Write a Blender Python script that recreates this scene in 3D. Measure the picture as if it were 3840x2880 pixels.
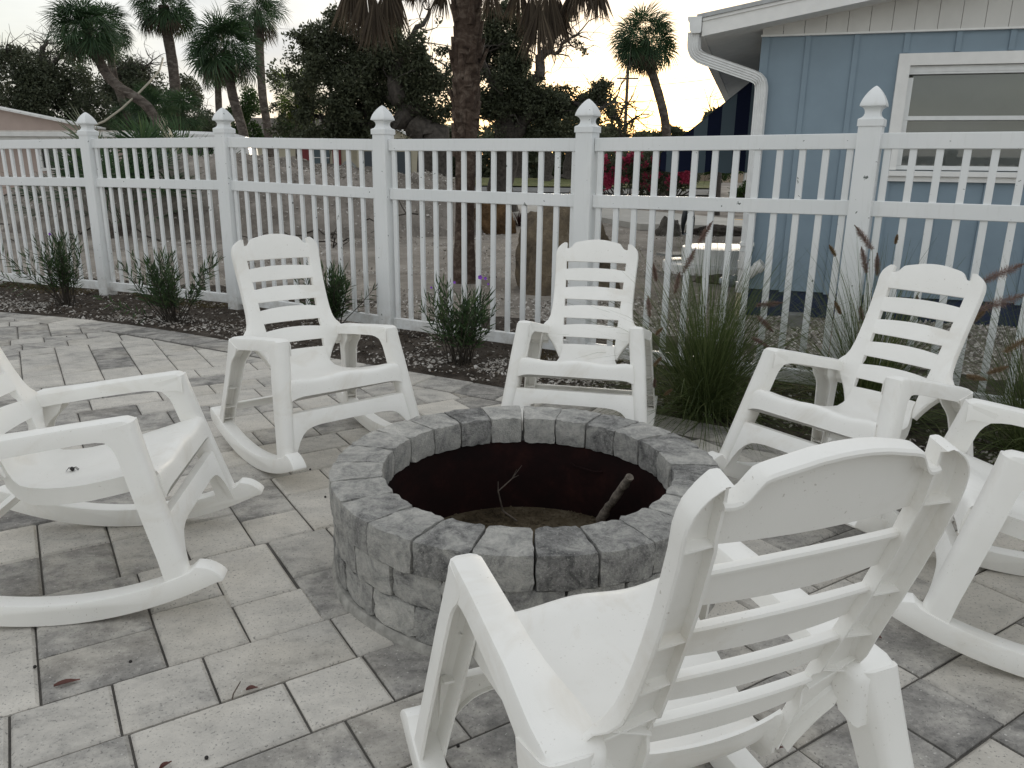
import bpy, math, random
import numpy as np
from mathutils import Vector, Matrix, noise

for o in list(bpy.data.objects):
    bpy.data.objects.remove(o, do_unlink=True)
scene = bpy.context.scene
C = scene.collection
rnd = random.Random(7)
R_ = math.radians

# ------------------------------------------------------------------ camera
CAM_H, F_PX, PW, PH = 1.35, 2890.0, 3840, 2880
pitch, roll = R_(15.63), R_(.82)
fwd = Vector((0, math.cos(pitch), -math.sin(pitch)))
rt0 = Vector((1, 0, 0))
up0 = rt0.cross(fwd)
rt = math.cos(roll) * rt0 + math.sin(roll) * up0
up = -math.sin(roll) * rt0 + math.cos(roll) * up0
cd = bpy.data.cameras.new('camera')
cd.sensor_width = 36
cd.lens = F_PX / PW * 36
cd.clip_start = .05
cd.clip_end = 3000
cam = bpy.data.objects.new('camera', cd)
C.objects.link(cam)
M = Matrix((rt, up, -fwd)).transposed().to_4x4()
M.translation = (0, 0, CAM_H)
cam.matrix_world = M
scene.camera = cam
scene.render.resolution_x, scene.render.resolution_y = 1024, 768


def ray(u, v):
    return (fwd * F_PX + rt * (u - PW / 2) - up * (v - PH / 2)) / F_PX


def at_z(u, v, z=0.0):
    """photo pixel -> point on the horizontal plane z"""
    d = ray(u, v)
    t = (z - CAM_H) / d.z
    return Vector((d.x * t, d.y * t, z))


def at_d(u, v, dist):
    """photo pixel -> point at the given ground distance (y)"""
    d = ray(u, v)
    t = dist / d.y
    return Vector((d.x * t, dist, CAM_H + d.z * t))


def project(p):
    q = Vector(p) - Vector((0, 0, CAM_H))
    z = q.dot(fwd)
    return (PW / 2 + F_PX * q.dot(rt) / z, PH / 2 - F_PX * q.dot(up) / z, z)


# ------------------------------------------------------------------ world, sun
SUN_EL, SUN_AZ = R_(5.2), R_(12)      # low sun beyond the right-hand palm (azimuth from +y towards +x)
world = bpy.data.worlds.new('World')
scene.world = world
world.use_nodes = True
nt = world.node_tree
nt.nodes.clear()
wo = nt.nodes.new('ShaderNodeOutputWorld')
bg = nt.nodes.new('ShaderNodeBackground')
sky = nt.nodes.new('ShaderNodeTexSky')
sky.sky_type = 'NISHITA'
sky.sun_disc = False
sky.sun_elevation = SUN_EL
sky.sun_rotation = SUN_AZ
sky.altitude = 0
sky.air_density = 1.0
sky.dust_density = 1.6
sky.ozone_density = 1.0
tc = nt.nodes.new('ShaderNodeTexCoord')
mp = nt.nodes.new('ShaderNodeMapping')
mp.inputs['Scale'].default_value = (1.0, 1.0, 3.2)
n1 = nt.nodes.new('ShaderNodeTexNoise')
n1.inputs['Scale'].default_value = 2.2
n1.inputs['Detail'].default_value = 6
n1.inputs['Roughness'].default_value = .55
cr = nt.nodes.new('ShaderNodeValToRGB')
cr.color_ramp.elements[0].position = .33
cr.color_ramp.elements[0].color = (.62, .62, .62, 1)
cr.color_ramp.elements[1].position = .62
cr.color_ramp.elements[1].color = (.93, .93, .93, 1)
# a thin overcast: cloud brightness wanders, the clear-sky glow comes through its gaps
cr2 = nt.nodes.new('ShaderNodeValToRGB')
cr2.color_ramp.elements[0].position = .35
cr2.color_ramp.elements[0].color = (2.75, 2.88, 3.05, 1)
cr2.color_ramp.elements[1].position = .68
cr2.color_ramp.elements[1].color = (4.3, 4.3, 4.25, 1)
mp2 = nt.nodes.new('ShaderNodeMapping')
mp2.inputs['Scale'].default_value = (1.0, 1.0, 4.5)
mp2.inputs['Location'].default_value = (3.1, 1.7, .4)
n2 = nt.nodes.new('ShaderNodeTexNoise')
n2.inputs['Scale'].default_value = 3.1
n2.inputs['Detail'].default_value = 5
mixc = nt.nodes.new('ShaderNodeMix')
mixc.data_type = 'RGBA'
nt.links.new(tc.outputs['Generated'], mp.inputs['Vector'])
nt.links.new(mp.outputs[0], n1.inputs['Vector'])
nt.links.new(n1.outputs['Fac'], cr.inputs[0])
nt.links.new(tc.outputs['Generated'], mp2.inputs['Vector'])
nt.links.new(mp2.outputs[0], n2.inputs['Vector'])
nt.links.new(n2.outputs['Fac'], cr2.inputs[0])
nt.links.new(cr.outputs[0], mixc.inputs[0])
nt.links.new(sky.outputs[0], mixc.inputs[6])
nt.links.new(cr2.outputs[0], mixc.inputs[7])
nt.links.new(mixc.outputs[2], bg.inputs['Color'])
bg.inputs['Strength'].default_value = .15
nt.links.new(bg.outputs[0], wo.inputs['Surface'])

sd = bpy.data.lights.new('sun', 'SUN')
sd.energy = 1.5
sd.angle = R_(20)
sd.color = (1, .9, .74)
sun = bpy.data.objects.new('sun', sd)
C.objects.link(sun)
sdir = Vector((math.sin(SUN_AZ) * math.cos(SUN_EL), math.cos(SUN_AZ) * math.cos(SUN_EL), math.sin(SUN_EL)))
sun.rotation_euler = (-sdir).to_track_quat('-Z', 'Y').to_euler()
sun.location = (0, 0, 30)

vs = scene.view_settings
vs.view_transform = 'Standard'
vs.look = 'None'
vs.gamma = 1
vs.exposure = 0.8
vs.use_curve_mapping = False
scene.render.engine = 'CYCLES'


# ------------------------------------------------------------------ object helpers
def tag(o, label=None, cat=None, group=None, kind=None):
    if label: o['label'] = label
    if cat: o['category'] = cat
    if group: o['group'] = group
    if kind: o['kind'] = kind
    return o


def thing(name, label, cat, loc=(0, 0, 0), rot=(0, 0, 0), group=None):
    o = bpy.data.objects.new(name, None)
    o.empty_display_size = .1
    o.location = loc
    o.rotation_euler = rot
    C.objects.link(o)
    return tag(o, label, cat, group)


def link(name, me, parent=None, loc=None, rot=None):
    o = bpy.data.objects.new(name, me)
    C.objects.link(o)
    if parent is not None:
        o.parent = parent
    if loc is not None:
        o.location = loc
    if rot is not None:
        o.rotation_euler = rot
    return o


def copy_tree(o, parent=None):
    c = o.copy()
    C.objects.link(c)
    c.parent = parent
    for ch in list(o.children):
        copy_tree(ch, c)
    return c


class MB:
    """collects vertices and faces of one mesh"""

    def __init__(self):
        self.v, self.f, self.mi = [], [], []

    def add(self, vs, fs, m=0):
        b = len(self.v)
        self.v += [tuple(p) for p in vs]
        self.f += [tuple(i + b for i in f) for f in fs]
        self.mi += [m] * len(fs)
        return self

    def box(self, c, s, rz=0, m=0, ax=None):
        hx, hy, hz = s[0] / 2, s[1] / 2, s[2] / 2
        q = [(-hx, -hy, -hz), (hx, -hy, -hz), (hx, hy, -hz), (-hx, hy, -hz), (-hx, -hy, hz), (hx, -hy, hz), (hx, hy, hz), (-hx, hy, hz)]
        if ax is not None:
            q = [Vector(c) + ax[0] * p[0] + ax[1] * p[1] + ax[2] * p[2] for p in q]
        else:
            cs, sn = math.cos(rz), math.sin(rz)
            q = [(c[0] + cs * p[0] - sn * p[1], c[1] + sn * p[0] + cs * p[1], c[2] + p[2]) for p in q]
        return self.add(q, [(0, 3, 2, 1), (4, 5, 6, 7), (0, 1, 5, 4), (1, 2, 6, 5), (2, 3, 7, 6), (3, 0, 4, 7)], m)

    def loft(self, loops, caps=True, m=0, closed=True):
        n = len(loops[0])
        vs = [p for l in loops for p in l]
        fs = []
        for i in range(len(loops) - 1):
            for j in range(n if closed else n - 1):
                k = (j + 1) % n
                fs.append((i * n + j, i * n + k, (i + 1) * n + k, (i + 1) * n + j))
        if caps:
            fs.append(tuple(reversed(range(n))))
            fs.append(tuple((len(loops) - 1) * n + j for j in range(n)))
        return self.add(vs, fs, m)

    def tube(self, path, rad, n=8, m=0, caps=True):
        path = [Vector(p) for p in path]
        if not hasattr(rad, '__len__'):
            rad = [rad] * len(path)
        loops = []
        side = None
        for i, p in enumerate(path):
            d = (path[min(i + 1, len(path) - 1)] - path[max(i - 1, 0)]).normalized()
            if side is None:
                side = d.cross(Vector((0, 0, 1)) if abs(d.z) < .9 else Vector((1, 0, 0))).normalized()
            else:
                side = (side - d * side.dot(d)).normalized()
            w = d.cross(side)
            loops.append([p + (side * math.cos(a) + w * math.sin(a)) * rad[i] for a in [2 * math.pi * k / n for k in range(n)]])
        return self.loft(loops, caps, m)

    def lathe(self, prof, n=24, m=0, c=(0, 0, 0), caps=True):
        loops = [[(c[0] + r * math.cos(2 * math.pi * k / n), c[1] + r * math.sin(2 * math.pi * k / n), c[2] + z) for k in range(n)] for r, z in prof]
        return self.loft(loops, caps, m)

    def mesh(self, name, mats, smooth=None):
        me = bpy.data.meshes.new(name)
        me.from_pydata(self.v, [], self.f)
        if not isinstance(mats, (list, tuple)):
            mats = [mats]
        for mt in mats:
            me.materials.append(mt)
        if len(mats) > 1:
            me.polygons.foreach_set('material_index', self.mi)
        me.validate()
        fix_normals(me)
        if smooth is not None:
            shade(me, smooth)
        me.update()
        return me

    def build(self, name, mats, parent=None, smooth=None, loc=None, rot=None):
        return link(name, self.mesh(name, mats, smooth), parent, loc, rot)


import bmesh


def fix_normals(me):
    if len(me.polygons) > 60000:
        return
    bm = bmesh.new()
    bm.from_mesh(me)
    bmesh.ops.recalc_face_normals(bm, faces=bm.faces)
    bm.to_mesh(me)
    bm.free()


def shade(me, ang):
    me.polygons.foreach_set('use_smooth', [True] * len(me.polygons))
    if ang < 180:
        me.set_sharp_from_angle(angle=R_(ang))


# ------------------------------------------------------------------ materials
class Mat:
    def __init__(self, name, rough=.6, spec=.5):
        self.m = bpy.data.materials.new(name)
        self.m.use_nodes = True
        self.nt = self.m.node_tree
        self.b = self.nt.nodes['Principled BSDF']
        self.b.inputs['Roughness'].default_value = rough
        self.b.inputs['Specular IOR Level'].default_value = spec

    def n(self, t, **kw):
        x = self.nt.nodes.new('ShaderNode' + t)
        for k, v in kw.items():
            if k[0] == 'i' and k[1:].isdigit():
                x.inputs[int(k[1:])].default_value = v
            else:
                setattr(x, k, v)
        return x

    def l(self, a, b):
        self.nt.links.new(a, b)

    def coord(self, kind='Object', scale=None):
        t = self.n('TexCoord')
        if scale is None:
            return t.outputs[kind]
        mpg = self.n('Mapping')
        mpg.inputs['Scale'].default_value = scale
        self.l(t.outputs[kind], mpg.inputs['Vector'])
        return mpg.outputs[0]

    def noise(self, co, scale, detail=4, rough=.55, dist=0):
        x = self.n('TexNoise')
        x.inputs['Scale'].default_value = scale
        x.inputs['Detail'].default_value = detail
        x.inputs['Roughness'].default_value = rough
        x.inputs['Distortion'].default_value = dist
        self.l(co, x.inputs['Vector'])
        return x.outputs['Fac']

    def ramp(self, fac, stops, interp='LINEAR'):
        r = self.n('ValToRGB')
        e = r.color_ramp.elements
        r.color_ramp.interpolation = interp
        while len(e) < len(stops):
            e.new(.5)
        for el, (p, c) in zip(e, stops):
            el.position = p
            el.color = (c, c, c, 1) if not hasattr(c, '__len__') else (*c, 1)
        self.l(fac, r.inputs[0])
        return r.outputs[0]

    def mix(self, fac, a, b, mode='MIX'):
        x = self.n('Mix')
        x.data_type = 'RGBA'
        x.blend_type = mode
        for s, v in ((x.inputs[0], fac), (x.inputs[6], a), (x.inputs[7], b)):
            if isinstance(v, (int, float)):
                s.default_value = v if s.type == 'VALUE' else (v, v, v, 1)
            elif isinstance(v, (tuple, list)):
                s.default_value = (*v, 1)
            else:
                self.l(v, s)
        return x.outputs[2]

    def math(self, op, a, b=None, c=None):
        x = self.n('Math', operation=op)
        for i, v in enumerate((a, b, c)):
            if v is None: continue
            if isinstance(v, (int, float)):
                x.inputs[i].default_value = v
            else:
                self.l(v, x.inputs[i])
        return x.outputs[0]

    def rand(self):
        return self.n('ObjectInfo').outputs['Random']

    def col(self, c):
        if isinstance(c, (tuple, list)):
            self.b.inputs['Base Color'].default_value = (*c, 1)
        else:
            self.l(c, self.b.inputs['Base Color'])
        return self

    def rough(self, s):
        self.l(s, self.b.inputs['Roughness'])
        return self

    def bump(self, h, strength=.3, dist=.01):
        x = self.n('Bump')
        x.inputs['Strength'].default_value = strength
        x.inputs['Distance'].default_value = dist
        self.l(h, x.inputs['Height'])
        self.l(x.outputs[0], self.b.inputs['Normal'])
        return self


def plain(name, c, rough=.6, var=.15, scale=20, bump=0, spec=.5):
    m = Mat(name, rough, spec)
    co = m.coord()
    nz = m.noise(co, scale, 5)
    lo = tuple(max(0, x * (1 - var)) for x in c)
    hi = tuple(min(1, x * (1 + var)) for x in c)
    m.col(m.ramp(nz, [(.3, lo), (.7, hi)]))
    if bump:
        m.bump(m.noise(co, scale * 3, 4), bump, .005)
    return m.m


def mat_plastic():
    m = Mat('white_resin', .42)
    co = m.coord()
    big = m.noise(co, 6, 3)
    base = m.ramp(big, [(.3, (.84, .827, .785)), (.7, (.89, .878, .84))])
    sp = m.noise(co, 160, 2, .5)
    msk = m.ramp(m.noise(co, 9, 3), [(.48, 0), (.62, 1)])
    spk = m.math('MULTIPLY', m.ramp(sp, [(.67, 0), (.74, 1)]), msk)
    c1 = m.mix(m.math('MULTIPLY', spk, .55), base, (.42, .38, .32))
    st = m.ramp(m.noise(co, 3.2, 6, .65, 1.2), [(.54, 0), (.78, .5)])
    m.col(m.mix(st, c1, (.62, .56, .46)))
    m.bump(m.noise(co, 420, 2), .12, .0015)
    m.rough(m.ramp(big, [(.3, .38), (.7, .52)]))
    return m.m


def mat_vinyl():
    m = Mat('white_vinyl', .38)
    co = m.coord()
    g = m.n('NewGeometry')
    base = m.ramp(m.noise(g.outputs['Position'], 2.2, 3), [(.3, (.78, .80, .80)), (.7, (.84, .85, .845))])
    chip = m.ramp(m.noise(g.outputs['Position'], 23, 3, .6, .4), [(.705, 0), (.715, 1)])
    c1 = m.mix(chip, base, (.13, .15, .14))
    dirt = m.ramp(m.noise(m.coord('Object', (14, 14, 2)), 3, 5), [(.55, 0), (.85, .25)])
    c2 = m.mix(dirt, c1, (.52, .53, .47))
    sz = m.n('SeparateXYZ')
    m.l(g.outputs['Position'], sz.inputs[0])
    low = m.ramp(sz.outputs[2], [(.0, 1), (.30, 0)])
    spl = m.math('MULTIPLY', low, m.ramp(m.noise(g.outputs['Position'], 9, 5, .7), [(.38, 0), (.70, .75)]))
    m.col(m.mix(spl, c2, (.33, .29, .23)))
    return m.m


def mat_paver():
    m = Mat('concrete_paver', .85, .3)
    g = m.n('NewGeometry').outputs['Position']
    r = m.rand()
    off = m.n('Combine' + 'XYZ')
    m.l(m.math('MULTIPLY', r, 37.0), off.inputs[0])
    m.l(m.math('MULTIPLY', r, 91.0), off.inputs[2])
    add = m.n('VectorMath', operation='ADD')
    m.l(g, add.inputs[0])
    m.l(off.outputs[0], add.inputs[1])
    p = add.outputs[0]
    # streaks run along the row: rotate and stretch
    mpn = m.n('Mapping')
    mpn.inputs['Rotation'].default_value = (0, 0, R_(-32.7))
    mpn.inputs['Scale'].default_value = (1.9, 2.8, 1)
    m.l(p, mpn.inputs['Vector'])
    blotch = m.noise(mpn.outputs[0], 2.6, 4, .55, .6)
    fine = m.noise(p, 60, 6, .75)
    midn = m.noise(mpn.outputs[0], 9, 5, .65)
    tone = m.math('ADD', m.math('MULTIPLY', blotch, .55), m.math('ADD', m.math('MULTIPLY', midn, .30), m.math('MULTIPLY', fine, .24)))
    tone = m.math('ADD', tone, m.math('MULTIPLY', m.math('SUBTRACT', r, .5), .30))
    base = m.ramp(tone, [(.29, (.13, .125, .119)), (.42, (.295, .282, .262)), (.54, (.475, .452, .412)), (.76, (.64, .605, .545))])
    warm = m.ramp(m.noise(p, 1.7, 2), [(.52, 0), (.72, .30)])
    c1 = m.mix(warm, base, (.58, .52, .42))
    pits = m.ramp(m.noise(g, 120, 3, .6), [(.33, 1), (.41, 0)])
    c2 = m.mix(m.math('MULTIPLY', pits, .6), c1, (.10, .10, .098))
    agg = m.ramp(m.noise(g, 95, 2, .5), [(.68, 0), (.73, .8)])
    m.col(m.mix(agg, c2, (.62, .60, .56)))
    h = m.math('ADD', m.math('MULTIPLY', fine, .5), m.math('MULTIPLY', m.noise(g, 150, 3), .6))
    m.bump(h, .7, .005)
    return m.m


def mat_block():
    m = Mat('tumbled_concrete_block', .9, .25)
    r = m.rand()
    co = m.coord()
    off = m.n('Combine' + 'XYZ')
    m.l(m.math('MULTIPLY', r, 53.0), off.inputs[0])
    add = m.n('VectorMath', operation='ADD')
    m.l(co, add.inputs[0])
    m.l(off.outputs[0], add.inputs[1])
    p = add.outputs[0]
    big = m.noise(p, 11, 6, .72, .6)
    fine = m.noise(p, 62, 6, .8)
    t = m.math('ADD', m.math('MULTIPLY', big, .68), m.math('MULTIPLY', fine, .32))
    t = m.math('ADD', t, m.math('MULTIPLY', m.math('SUBTRACT', r, .5), .16))
    base = m.ramp(t, [(.33, (.12, .119, .117)), (.45, (.31, .305, .292)), (.55, (.49, .48, .45)), (.70, (.70, .68, .63))])
    crumb = m.ramp(m.noise(p, 130, 2, .5), [(.60, 0), (.68, .7)])
    m.col(m.mix(crumb, base, (.46, .45, .42)))
    h = m.math('ADD', m.math('MULTIPLY', fine, .8), m.math('MULTIPLY', m.noise(p, 190, 4), .7))
    m.bump(h, 1.0, .012)
    return m.m


def mat_ground(name, cols, scale=3, fine=60, bump=.6, dist=.02):
    m = Mat(name, .95, .2)
    g = m.n('NewGeometry').outputs['Position']
    t = m.math('ADD', m.math('MULTIPLY', m.noise(g, scale, 6, .6), .65), m.math('MULTIPLY', m.noise(g, fine, 5, .75), .35))
    m.col(m.ramp(t, cols))
    m.bump(m.noise(g, fine, 6, .75), bump, dist)
    return m.m


PLASTIC = mat_plastic()
VINYL = mat_vinyl()
PAVER = mat_paver()
BLOCK = mat_block()
SAND = mat_ground('shelly_sand', [(.32, (.11, .096, .082)), (.46, (.22, .196, .168)), (.58, (.32, .288, .25)), (.72, (.45, .415, .365))], .9, 22)
JOINT = mat_ground('joint_sand', [(.3, (.07, .066, .06)), (.6, (.17, .16, .145)), (.8, (.28, .26, .235))], 6, 90)
SOIL = mat_ground('mulched_soil', [(.34, (.026, .021, .017)), (.46, (.068, .055, .044)), (.58, (.125, .105, .087)), (.76, (.25, .225, .195))], 5, 70, .9, .03)

# ------------------------------------------------------------------ ground and patio
g = MB()
g.add([(-400, -30, -.09), (400, -30, -.09), (400, 900, -.09), (-400, 900, -.09)], [(0, 1, 2, 3)])
# the near ground is a finer sheet with relief
tag(g.build('ground', SAND), kind='structure')

EDGE = [(-6.6, 7.30), (-5.6, 7.22), (-4.8, 7.08), (-3.97, 6.84), (-3.29, 6.56), (-2.41, 6.09), (-1.6, 5.64), (-.75, 5.14), (0, 4.72), (.6, 4.39), (1.1, 4.08), (1.75, 3.66), (2.4, 3.18), (3.0, 2.66), (3.5, 2.1)]
EDGE = [Vector(p) for p in EDGE]


def resample(pts, step):
    out = [pts[0]]
    acc = 0
    for a, b in zip(pts, pts[1:]):
        L = (b - a).length
        d = step - acc
        while d <= L:
            out.append(a + (b - a) * (d / L))
            d += step
        acc = (acc + L) % step if L + acc >= step else acc + L
        acc = L - (d - step)
    return out


def smooth_line(pts, it=2):
    for _ in range(it):
        q = [pts[0]]
        for a, b in zip(pts, pts[1:]):
            q += [a * .75 + b * .25, a * .25 + b * .75]
        pts = q + [pts[-1]]
    return pts


ES = smooth_line(EDGE, 2)


def offset_line(pts, d):
    out = []
    for i, p in enumerate(pts):
        t = (pts[min(i + 1, len(pts) - 1)] - pts[max(i - 1, 0)]).normalized()
        out.append(p + Vector((t.y, -t.x)) * d)      # towards the patio (right of travel direction)
    return out


EIN = offset_line(ES, .262)


def clip_half(poly, a, b):
    """keep the part of poly on the right-hand side of a->b"""
    def side(p): return (b.x - a.x) * (p.y - a.y) - (b.y - a.y) * (p.x - a.x)
    out = []
    for i, p in enumerate(poly):
        q = poly[(i + 1) % len(poly)]
        sp, sq = side(p), side(q)
        if sp <= 0: out.append(p)
        if (sp < 0 < sq) or (sq < 0 < sp):
            t = sp / (sp - sq)
            out.append(p + (q - p) * t)
    return out


def clip_edge(poly):
    for a, b in zip(EIN, EIN[1:]):
        if not poly: break
        if max(((b.x - a.x) * (p.y - a.y) - (b.y - a.y) * (p.x - a.x)) for p in poly) > 0:
            poly = clip_half(poly, a, b)
    return poly


def area(poly):
    return abs(sum(poly[i].x * poly[(i + 1) % len(poly)].y - poly[(i + 1) % len(poly)].x * poly[i].y for i in range(len(poly)))) / 2


PIT = Vector((.058, 2.543))
PIT_RO, PIT_RI = .683, .503

patio = MB()
JZ = -.011
arc = [(PIT.x + .60 * math.cos(R_(a)), PIT.y + .60 * math.sin(R_(a)), JZ) for a in range(0, 181, 6)]
inside = [p for p in ES if p.y > PIT.y + .02]
patio.add([(p.x, p.y, JZ) for p in inside] + [(3.2, PIT.y, JZ)] + arc + [(-6.6, PIT.y, JZ)], [tuple(reversed(range(len(inside) + len(arc) + 2)))])
arc2 = [(PIT.x + .60 * math.cos(R_(a)), PIT.y + .60 * math.sin(R_(a)), JZ) for a in range(180, 361, 6)]
patio.add([(-6.6, PIT.y, JZ)] + arc2 + [(3.2, PIT.y, JZ), (3.5, 2.1, JZ), (3.5, -1.2, JZ), (-6.6, -1.2, JZ)], [tuple(reversed(range(len(arc2) + 5)))])
patio = tag(patio.build('patio', JOINT), kind='structure')

VD = Vector((.8412, .5408))
UD = Vector((.5408, -.8412))


def paver_mesh(poly, c, gap=.0032, ch=.0085, h=.06):
    """a slab with a chamfered upper edge; poly in world xy, c its centre"""
    n = len(poly)
    cen = sum(poly, Vector((0, 0))) / n

    def inset(d):
        out = []
        for i in range(n):
            p0, p, p1 = poly[i - 1], poly[i], poly[(i + 1) % n]
            e0, e1 = (p - p0).normalized(), (p1 - p).normalized()
            n0, n1 = Vector((-e0.y, e0.x)), Vector((-e1.y, e1.x))
            if (cen - p).dot(n0) < 0: n0 = -n0
            if (cen - p).dot(n1) < 0: n1 = -n1
            k = 1 + n0.dot(n1)
            mv = (n0 + n1) / max(k, .35)
            out.append(p + mv * d - c)
        return out
    a, b = inset(gap), inset(gap + ch)
    v = [(p.x, p.y, -h) for p in a] + [(p.x, p.y, -ch * .85) for p in a] + [(p.x, p.y, 0) for p in b]
    f = [tuple(range(2 * n, 3 * n))]
    for i in range(n):
        j = (i + 1) % n
        f += [(i, j, n + j, n + i), (n + i, n + j, 2 * n + j, 2 * n + i)]
    return v, f


pavers = []        # (polygon world)
prnd = random.Random(21)
# rows run along VD; row lines read from the photograph
rows = []
u = -1.39
known = {0: (.548, [.24, .14]), 1: (.078, [.384, .225, .3, .225]), 2: (-.17, [.234, .232, .377, .225, .3])}
ulines = [-1.39, -1.615, -1.845, -2.075]
band = (-2.075, -2.68)
i = 0
u = -1.39
down = []
while u < 2.4:
    down.append((u, u + .225))
    u += .225
upr = []
u = -2.68
while u > -8.6:
    if prnd.random() < .25:
        upr.append((u - .60, u, 'b'))
        u -= .60
    else:
        upr.append((u - .225, u, 'r'))
        u -= .225


def row(u0, u1, start=None, seq=()):
    v = -5.0
    if start is not None:
        back = start
        while back > -5:
            L = prnd.choice((.225, .3, .3, .375))
            pavers.append((u0, u1, back - L, back))
            back -= L
        v = start
        for L in seq:
            pavers.append((u0, u1, v, v + L))
            v += L
    while v < 5.5:
        L = prnd.choice((.225, .3, .3, .375))
        pavers.append((u0, u1, v, v + L))
        v += L


def bandrow(u0, u1, known=False):
    v = -5.02
    first = True
    if known:
        for (a, b, c, d) in ((-2.30, -2.075, -.10, .205), (-2.68, -2.30, -.10, .205), (-2.385, -2.075, .205, .432), (-2.68, -2.385, .205, .425), (-2.30, -2.075, .432, .66), (-2.68, -2.30, .425, .645)):
            pavers.append((a, b, c, d))
        back = -.10
        while back > -5:
            s = prnd.choice((.3, .225, .375))
            pavers.append((u1 - s, u1, back - .225, back))
            pavers.append((u0, u1 - s, back - .225, back))
            back -= .225
        v = .65
    while v < 5.5:
        s = prnd.choice((.3, .3, .225, .375))
        pavers.append((u1 - s, u1, v, v + .225))
        pavers.append((u0, u1 - s, v, v + .225))
        v += .225


row(-2.075, -1.845, -.17, (.234, .232, .377, .225, .3))
row(-1.845, -1.615, .078, (.384, .225, .3, .225))
row(-1.615, -1.39, .548, (.243, .14 + .16, .225))
bandrow(-2.68, -2.075, True)
for a, b in down: row(a, b)
for a, b, k in upr:
    (row if k == 'r' else bandrow)(a, b)

placed = []
for (u0, u1, v0, v1) in pavers:
    poly = [UD * a + VD * b for a, b in ((u0, v0), (u1, v0), (u1, v1), (u0, v1))]
    c = sum(poly, Vector((0, 0))) / 4
    if c.y < .2 or c.y > 7.4 or c.x < -6 or c.x > 3.4: continue
    if abs(c.x) > .80 * c.y + 1.3: continue
    if (c - PIT).length < .50: continue
    poly = clip_edge(poly)
    if len(poly) < 3 or area(poly) < .004: continue
    dc = c - PIT
    if dc.length < .95:
        dn = dc.normalized()
        m0 = PIT + dn * .58
        poly = clip_half(poly, m0, m0 + Vector((-dn.y, dn.x)))
        if len(poly) < 3 or area(poly) < .004: continue
    placed.append((poly, len(poly) == 4 and area(poly) > .999 * (u1 - u0) * (v1 - v0), (round(u1 - u0, 3), round(v1 - v0, 3))))
# the border course along the bed
bl = resample(ES, .30)
bi = offset_line(bl, .258)
for a, b, a2, b2 in zip(bl, bl[1:], bi, bi[1:]):
    placed.append(([a, b, b2, a2], False, None))


def size_px(poly):
    try:
        q = [project((p.x, p.y, 0)) for p in poly]
    except ZeroDivisionError:
        return 0
    if min(z for _, _, z in q) < .1: return 0
    qq = [Vector((min(max(x, 0), PW), min(max(y, 0), PH))) for x, y, _ in q]
    return area(qq)


placed.sort(key=lambda t: -size_px(t[0]))
cache = {}
rest = MB()
for k, (poly, whole, dims) in enumerate(placed):
    c = sum(poly, Vector((0, 0))) / len(poly)
    dz = prnd.uniform(-.0016, .0016)
    if k < 298 and size_px(poly) > 0:
        if whole:
            if dims not in cache:
                mb = MB()
                mb.add(*paver_mesh(poly, c))
                cache[dims] = mb.mesh('paver', PAVER)
            me = cache[dims]
        else:
            mb = MB()
            mb.add(*paver_mesh(poly, c))
            me = mb.mesh('paver', PAVER)
        link('paver', me, patio, (c.x, c.y, dz), (prnd.uniform(-.004, .004), prnd.uniform(-.004, .004), prnd.uniform(-.006, .006)))
    else:
        v, f = paver_mesh(poly, Vector((0, 0)))
        rest.add([(p[0], p[1], p[2] + dz) for p in v], f)
r = rest.build('far_pavers', PAVER, patio)
r['kind'] = 'stuff'

# planting bed between the paving and the fence, a sheet with real relief
FENCE = [(-7.62, 9.37), (-5.93, 8.76), (-4.26, 8.05), (-2.63, 7.28), (-1.042, 6.40), (.50, 5.535), (2.03, 4.63), (3.55, 3.70), (5.05, 2.74)]
FENCE = [Vector(p) for p in FENCE]


def fence_dist(p):
    """signed distance beyond the fence line"""
    best = 1e9
    for a, b in zip(FENCE, FENCE[1:]):
        t = max(0, min(1, (p - a).dot(b - a) / (b - a).length_squared))
        q = a + (b - a) * t
        d = (p - q).length
        if d < abs(best):
            s = (b.x - a.x) * (p.y - a.y) - (b.y - a.y) * (p.x - a.x)
            best = d if s > 0 else -d
    return best


def bed_z(x, y, k=1.0):
    return (.030 * noise.noise((x * 1.7, y * 1.7, 3)) + .016 * noise.noise((x * 6, y * 6, 1)) + .008 * noise.noise((x * 17, y * 17, 5))) * k


def bed_strip():
    """grid from the paving edge outwards"""
    mb = MB()
    line = resample(ES, .045)
    wid = [0, .02, .05] + [.09 + .045 * i for i in range(46)]
    V = []
    for i, p in enumerate(line):
        t = (line[min(i + 1, len(line) - 1)] - line[max(i - 1, 0)]).normalized()
        nrm = Vector((-t.y, t.x))
        for j, w in enumerate(wid):
            q = p + nrm * (w - .012)
            k = min(1, w / .25)
            V.append((q.x, q.y, -.018 + bed_z(q.x, q.y) * k + .02 * k))
    n = len(wid)
    F = [(i * n + j, i * n + j + 1, (i + 1) * n + j + 1, (i + 1) * n + j) for i in range(len(line) - 1) for j in range(n - 1)]
    mb.add(V, F)
    return mb


tag(bed_strip().build('planting_bed', SOIL, smooth=180), kind='structure')

# ------------------------------------------------------------------ fire pit
pit = thing('fire_pit', 'round grey concrete block fire pit with steel lining', 'fire pit', (PIT.x, PIT.y, 0))
brnd = random.Random(5)


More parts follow.
